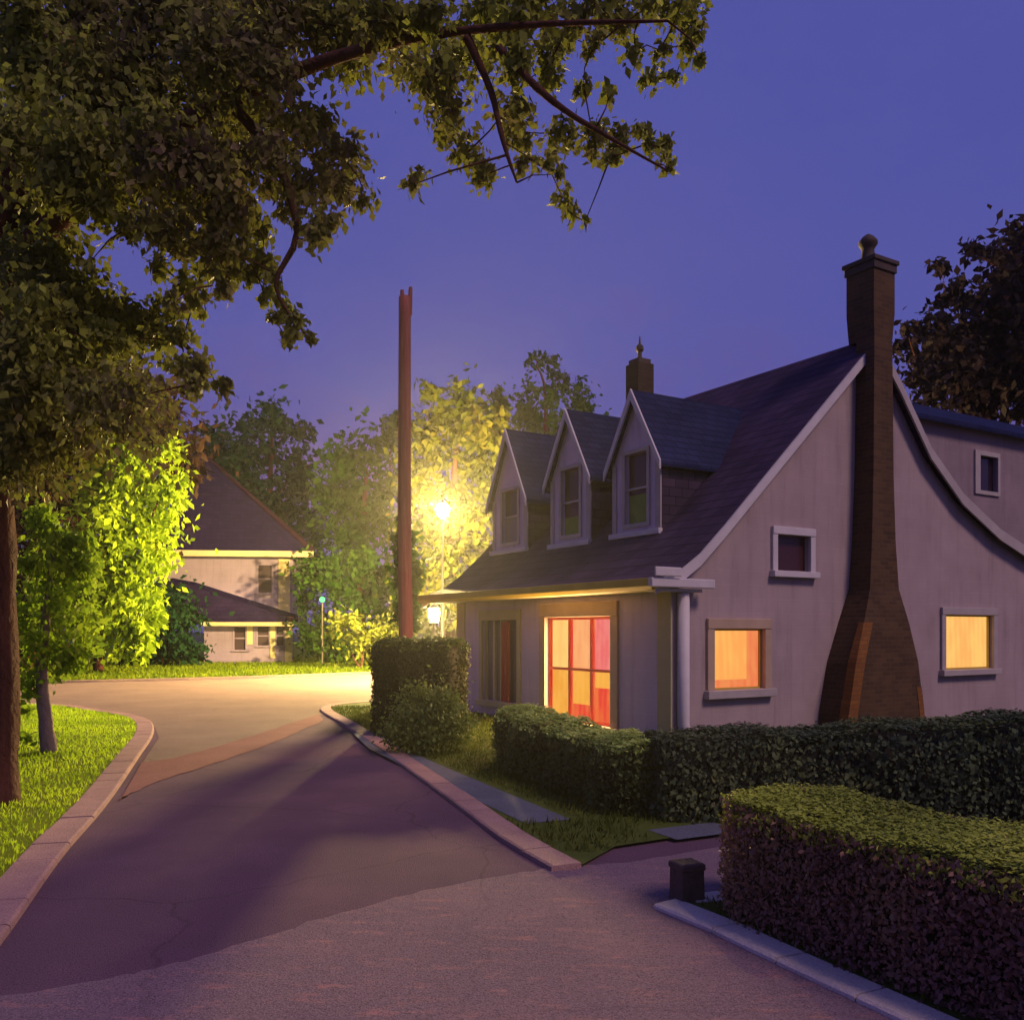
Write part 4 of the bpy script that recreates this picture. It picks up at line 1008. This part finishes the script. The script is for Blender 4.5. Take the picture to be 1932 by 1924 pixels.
tree('linden_tree', 'rounded olive green tree just left of the utility pole', (b.x, 54, LZ), [([(b.x, 54, 0), (b.x, 54, 4), tuple(at(690, 900, 54))], [.4, .32, .1])], cl, .48, M['lf_mid'], M['bark'], 'trees beyond the cross street', cover=2.3, droop=.4)
b = at(850, 1230, 44.5)
cl = [pc(px, py, 44.5 + random.uniform(-1.5, 1.8), r) for px, py, r in [(800, 800, 40), (850, 790, 48), (900, 800, 46), (940, 815, 40), (790, 860, 40), (840, 870, 55), (900, 880, 55), (790, 930, 42), (850, 960, 60), (910, 960, 55), (795, 1000, 45), (840, 1040, 60), (900, 1050, 60), (800, 1080, 50), (850, 1120, 55), (800, 1150, 45), (880, 1160, 50), (830, 1200, 40), (775, 1180, 30), (815, 745, 24), (880, 750, 30), (960, 860, 40)]]
tree('elm_tree', 'golden tree standing directly behind the street lamp globe', (b.x, 44.5, LZ), [([(b.x, 44.5, 0), (b.x, 44.5, 4), tuple(at(860, 850, 44.5))], [.4, .3, .1])], cl, .42, M['lf_gold'], M['bark'], 'trees beyond the cross street', cover=2.6, droop=.4)
b = at(1030, 1230, 60)
cl = [pc(px, py, 60 + random.uniform(-1.5, 1.5), r) for px, py, r in [(1010, 680, 20), (1035, 690, 18), (1050, 715, 20), (1085, 740, 26), (1045, 755, 28), (1000, 770, 34), (950, 770, 30), (1110, 775, 24), (1060, 800, 40), (1000, 820, 45), (1130, 800, 20), (1080, 850, 40), (930, 745, 16), (1020, 880, 50), (960, 850, 40)]]
tree('oak_tree', 'ragged green treetop showing above the two far dormers', (b.x, 60, LZ), [([(b.x, 60, 0), (b.x, 60, 6), tuple(at(1030, 760, 60)), tuple(at(1012, 690, 60))], [.5, .4, .12, .04])], cl, .45, M['lf_mid'], M['bark'], 'trees beyond the cross street', cover=2.2, droop=.3)
b = at(1850, 1230, 36)
cl = [pc(px, py, 36 + random.uniform(-1.2, 1.5), r) for px, py, r in [(1960, 500, 70), (1900, 640, 60), (1820, 660, 50), (1900, 720, 60), (1750, 690, 36), (1920, 470, 45), (1900, 520, 30), (1930, 560, 70), (1880, 600, 40), (1840, 480, 20), (1860, 475, 14), (1775, 510, 18), (1800, 540, 22), (1810, 575, 24), (1780, 565, 14), (1830, 620, 45), (1770, 630, 38), (1730, 640, 30), (1710, 620, 18), (1700, 655, 18), (1790, 690, 50), (1860, 680, 60), (1930, 680, 70), (1735, 700, 36), (1950, 440, 40), (1850, 740, 60), (1930, 760, 60), (1770, 740, 40), (1990, 560, 90), (1990, 680, 90), (1850, 560, 20)]]
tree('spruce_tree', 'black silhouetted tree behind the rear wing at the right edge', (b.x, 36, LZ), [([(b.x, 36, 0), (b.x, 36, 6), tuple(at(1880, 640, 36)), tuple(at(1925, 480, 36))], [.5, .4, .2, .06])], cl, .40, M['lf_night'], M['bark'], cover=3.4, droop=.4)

# ------------------------------------------------------------------ night air
HZ = 0.0004
if HZ > 0:
    hm, nt, N, L = new_mat('night_air')
    o_ = N('ShaderNodeOutputMaterial'); v = N('ShaderNodeVolumePrincipled')
    v.inputs['Color'].default_value = (.9, .88, .9, 1); v.inputs['Density'].default_value = HZ; v.inputs['Anisotropy'].default_value = .78
    L(v.outputs[0], o_.inputs['Volume'])
    mb = MB(); mb.box(-55, 45, -12, 90, -1.2, 19.5)
    tag(mb.build('haze', hm), 'thin evening mist glowing around the street lamps', 'haze', kind='stuff')
# ------------------------------------------------------------------ view
S.view_settings.view_transform = 'Standard'; S.view_settings.look = 'None'; S.view_settings.exposure = 0; S.view_settings.gamma = 1
S.view_settings.use_curve_mapping = False
S.render.engine = 'CYCLES'
S.cycles.use_denoising = True
S.cycles.volume_bounces = 0; S.cycles.max_bounces = 6; S.cycles.diffuse_bounces = 3; S.cycles.sample_clamp_indirect = 6
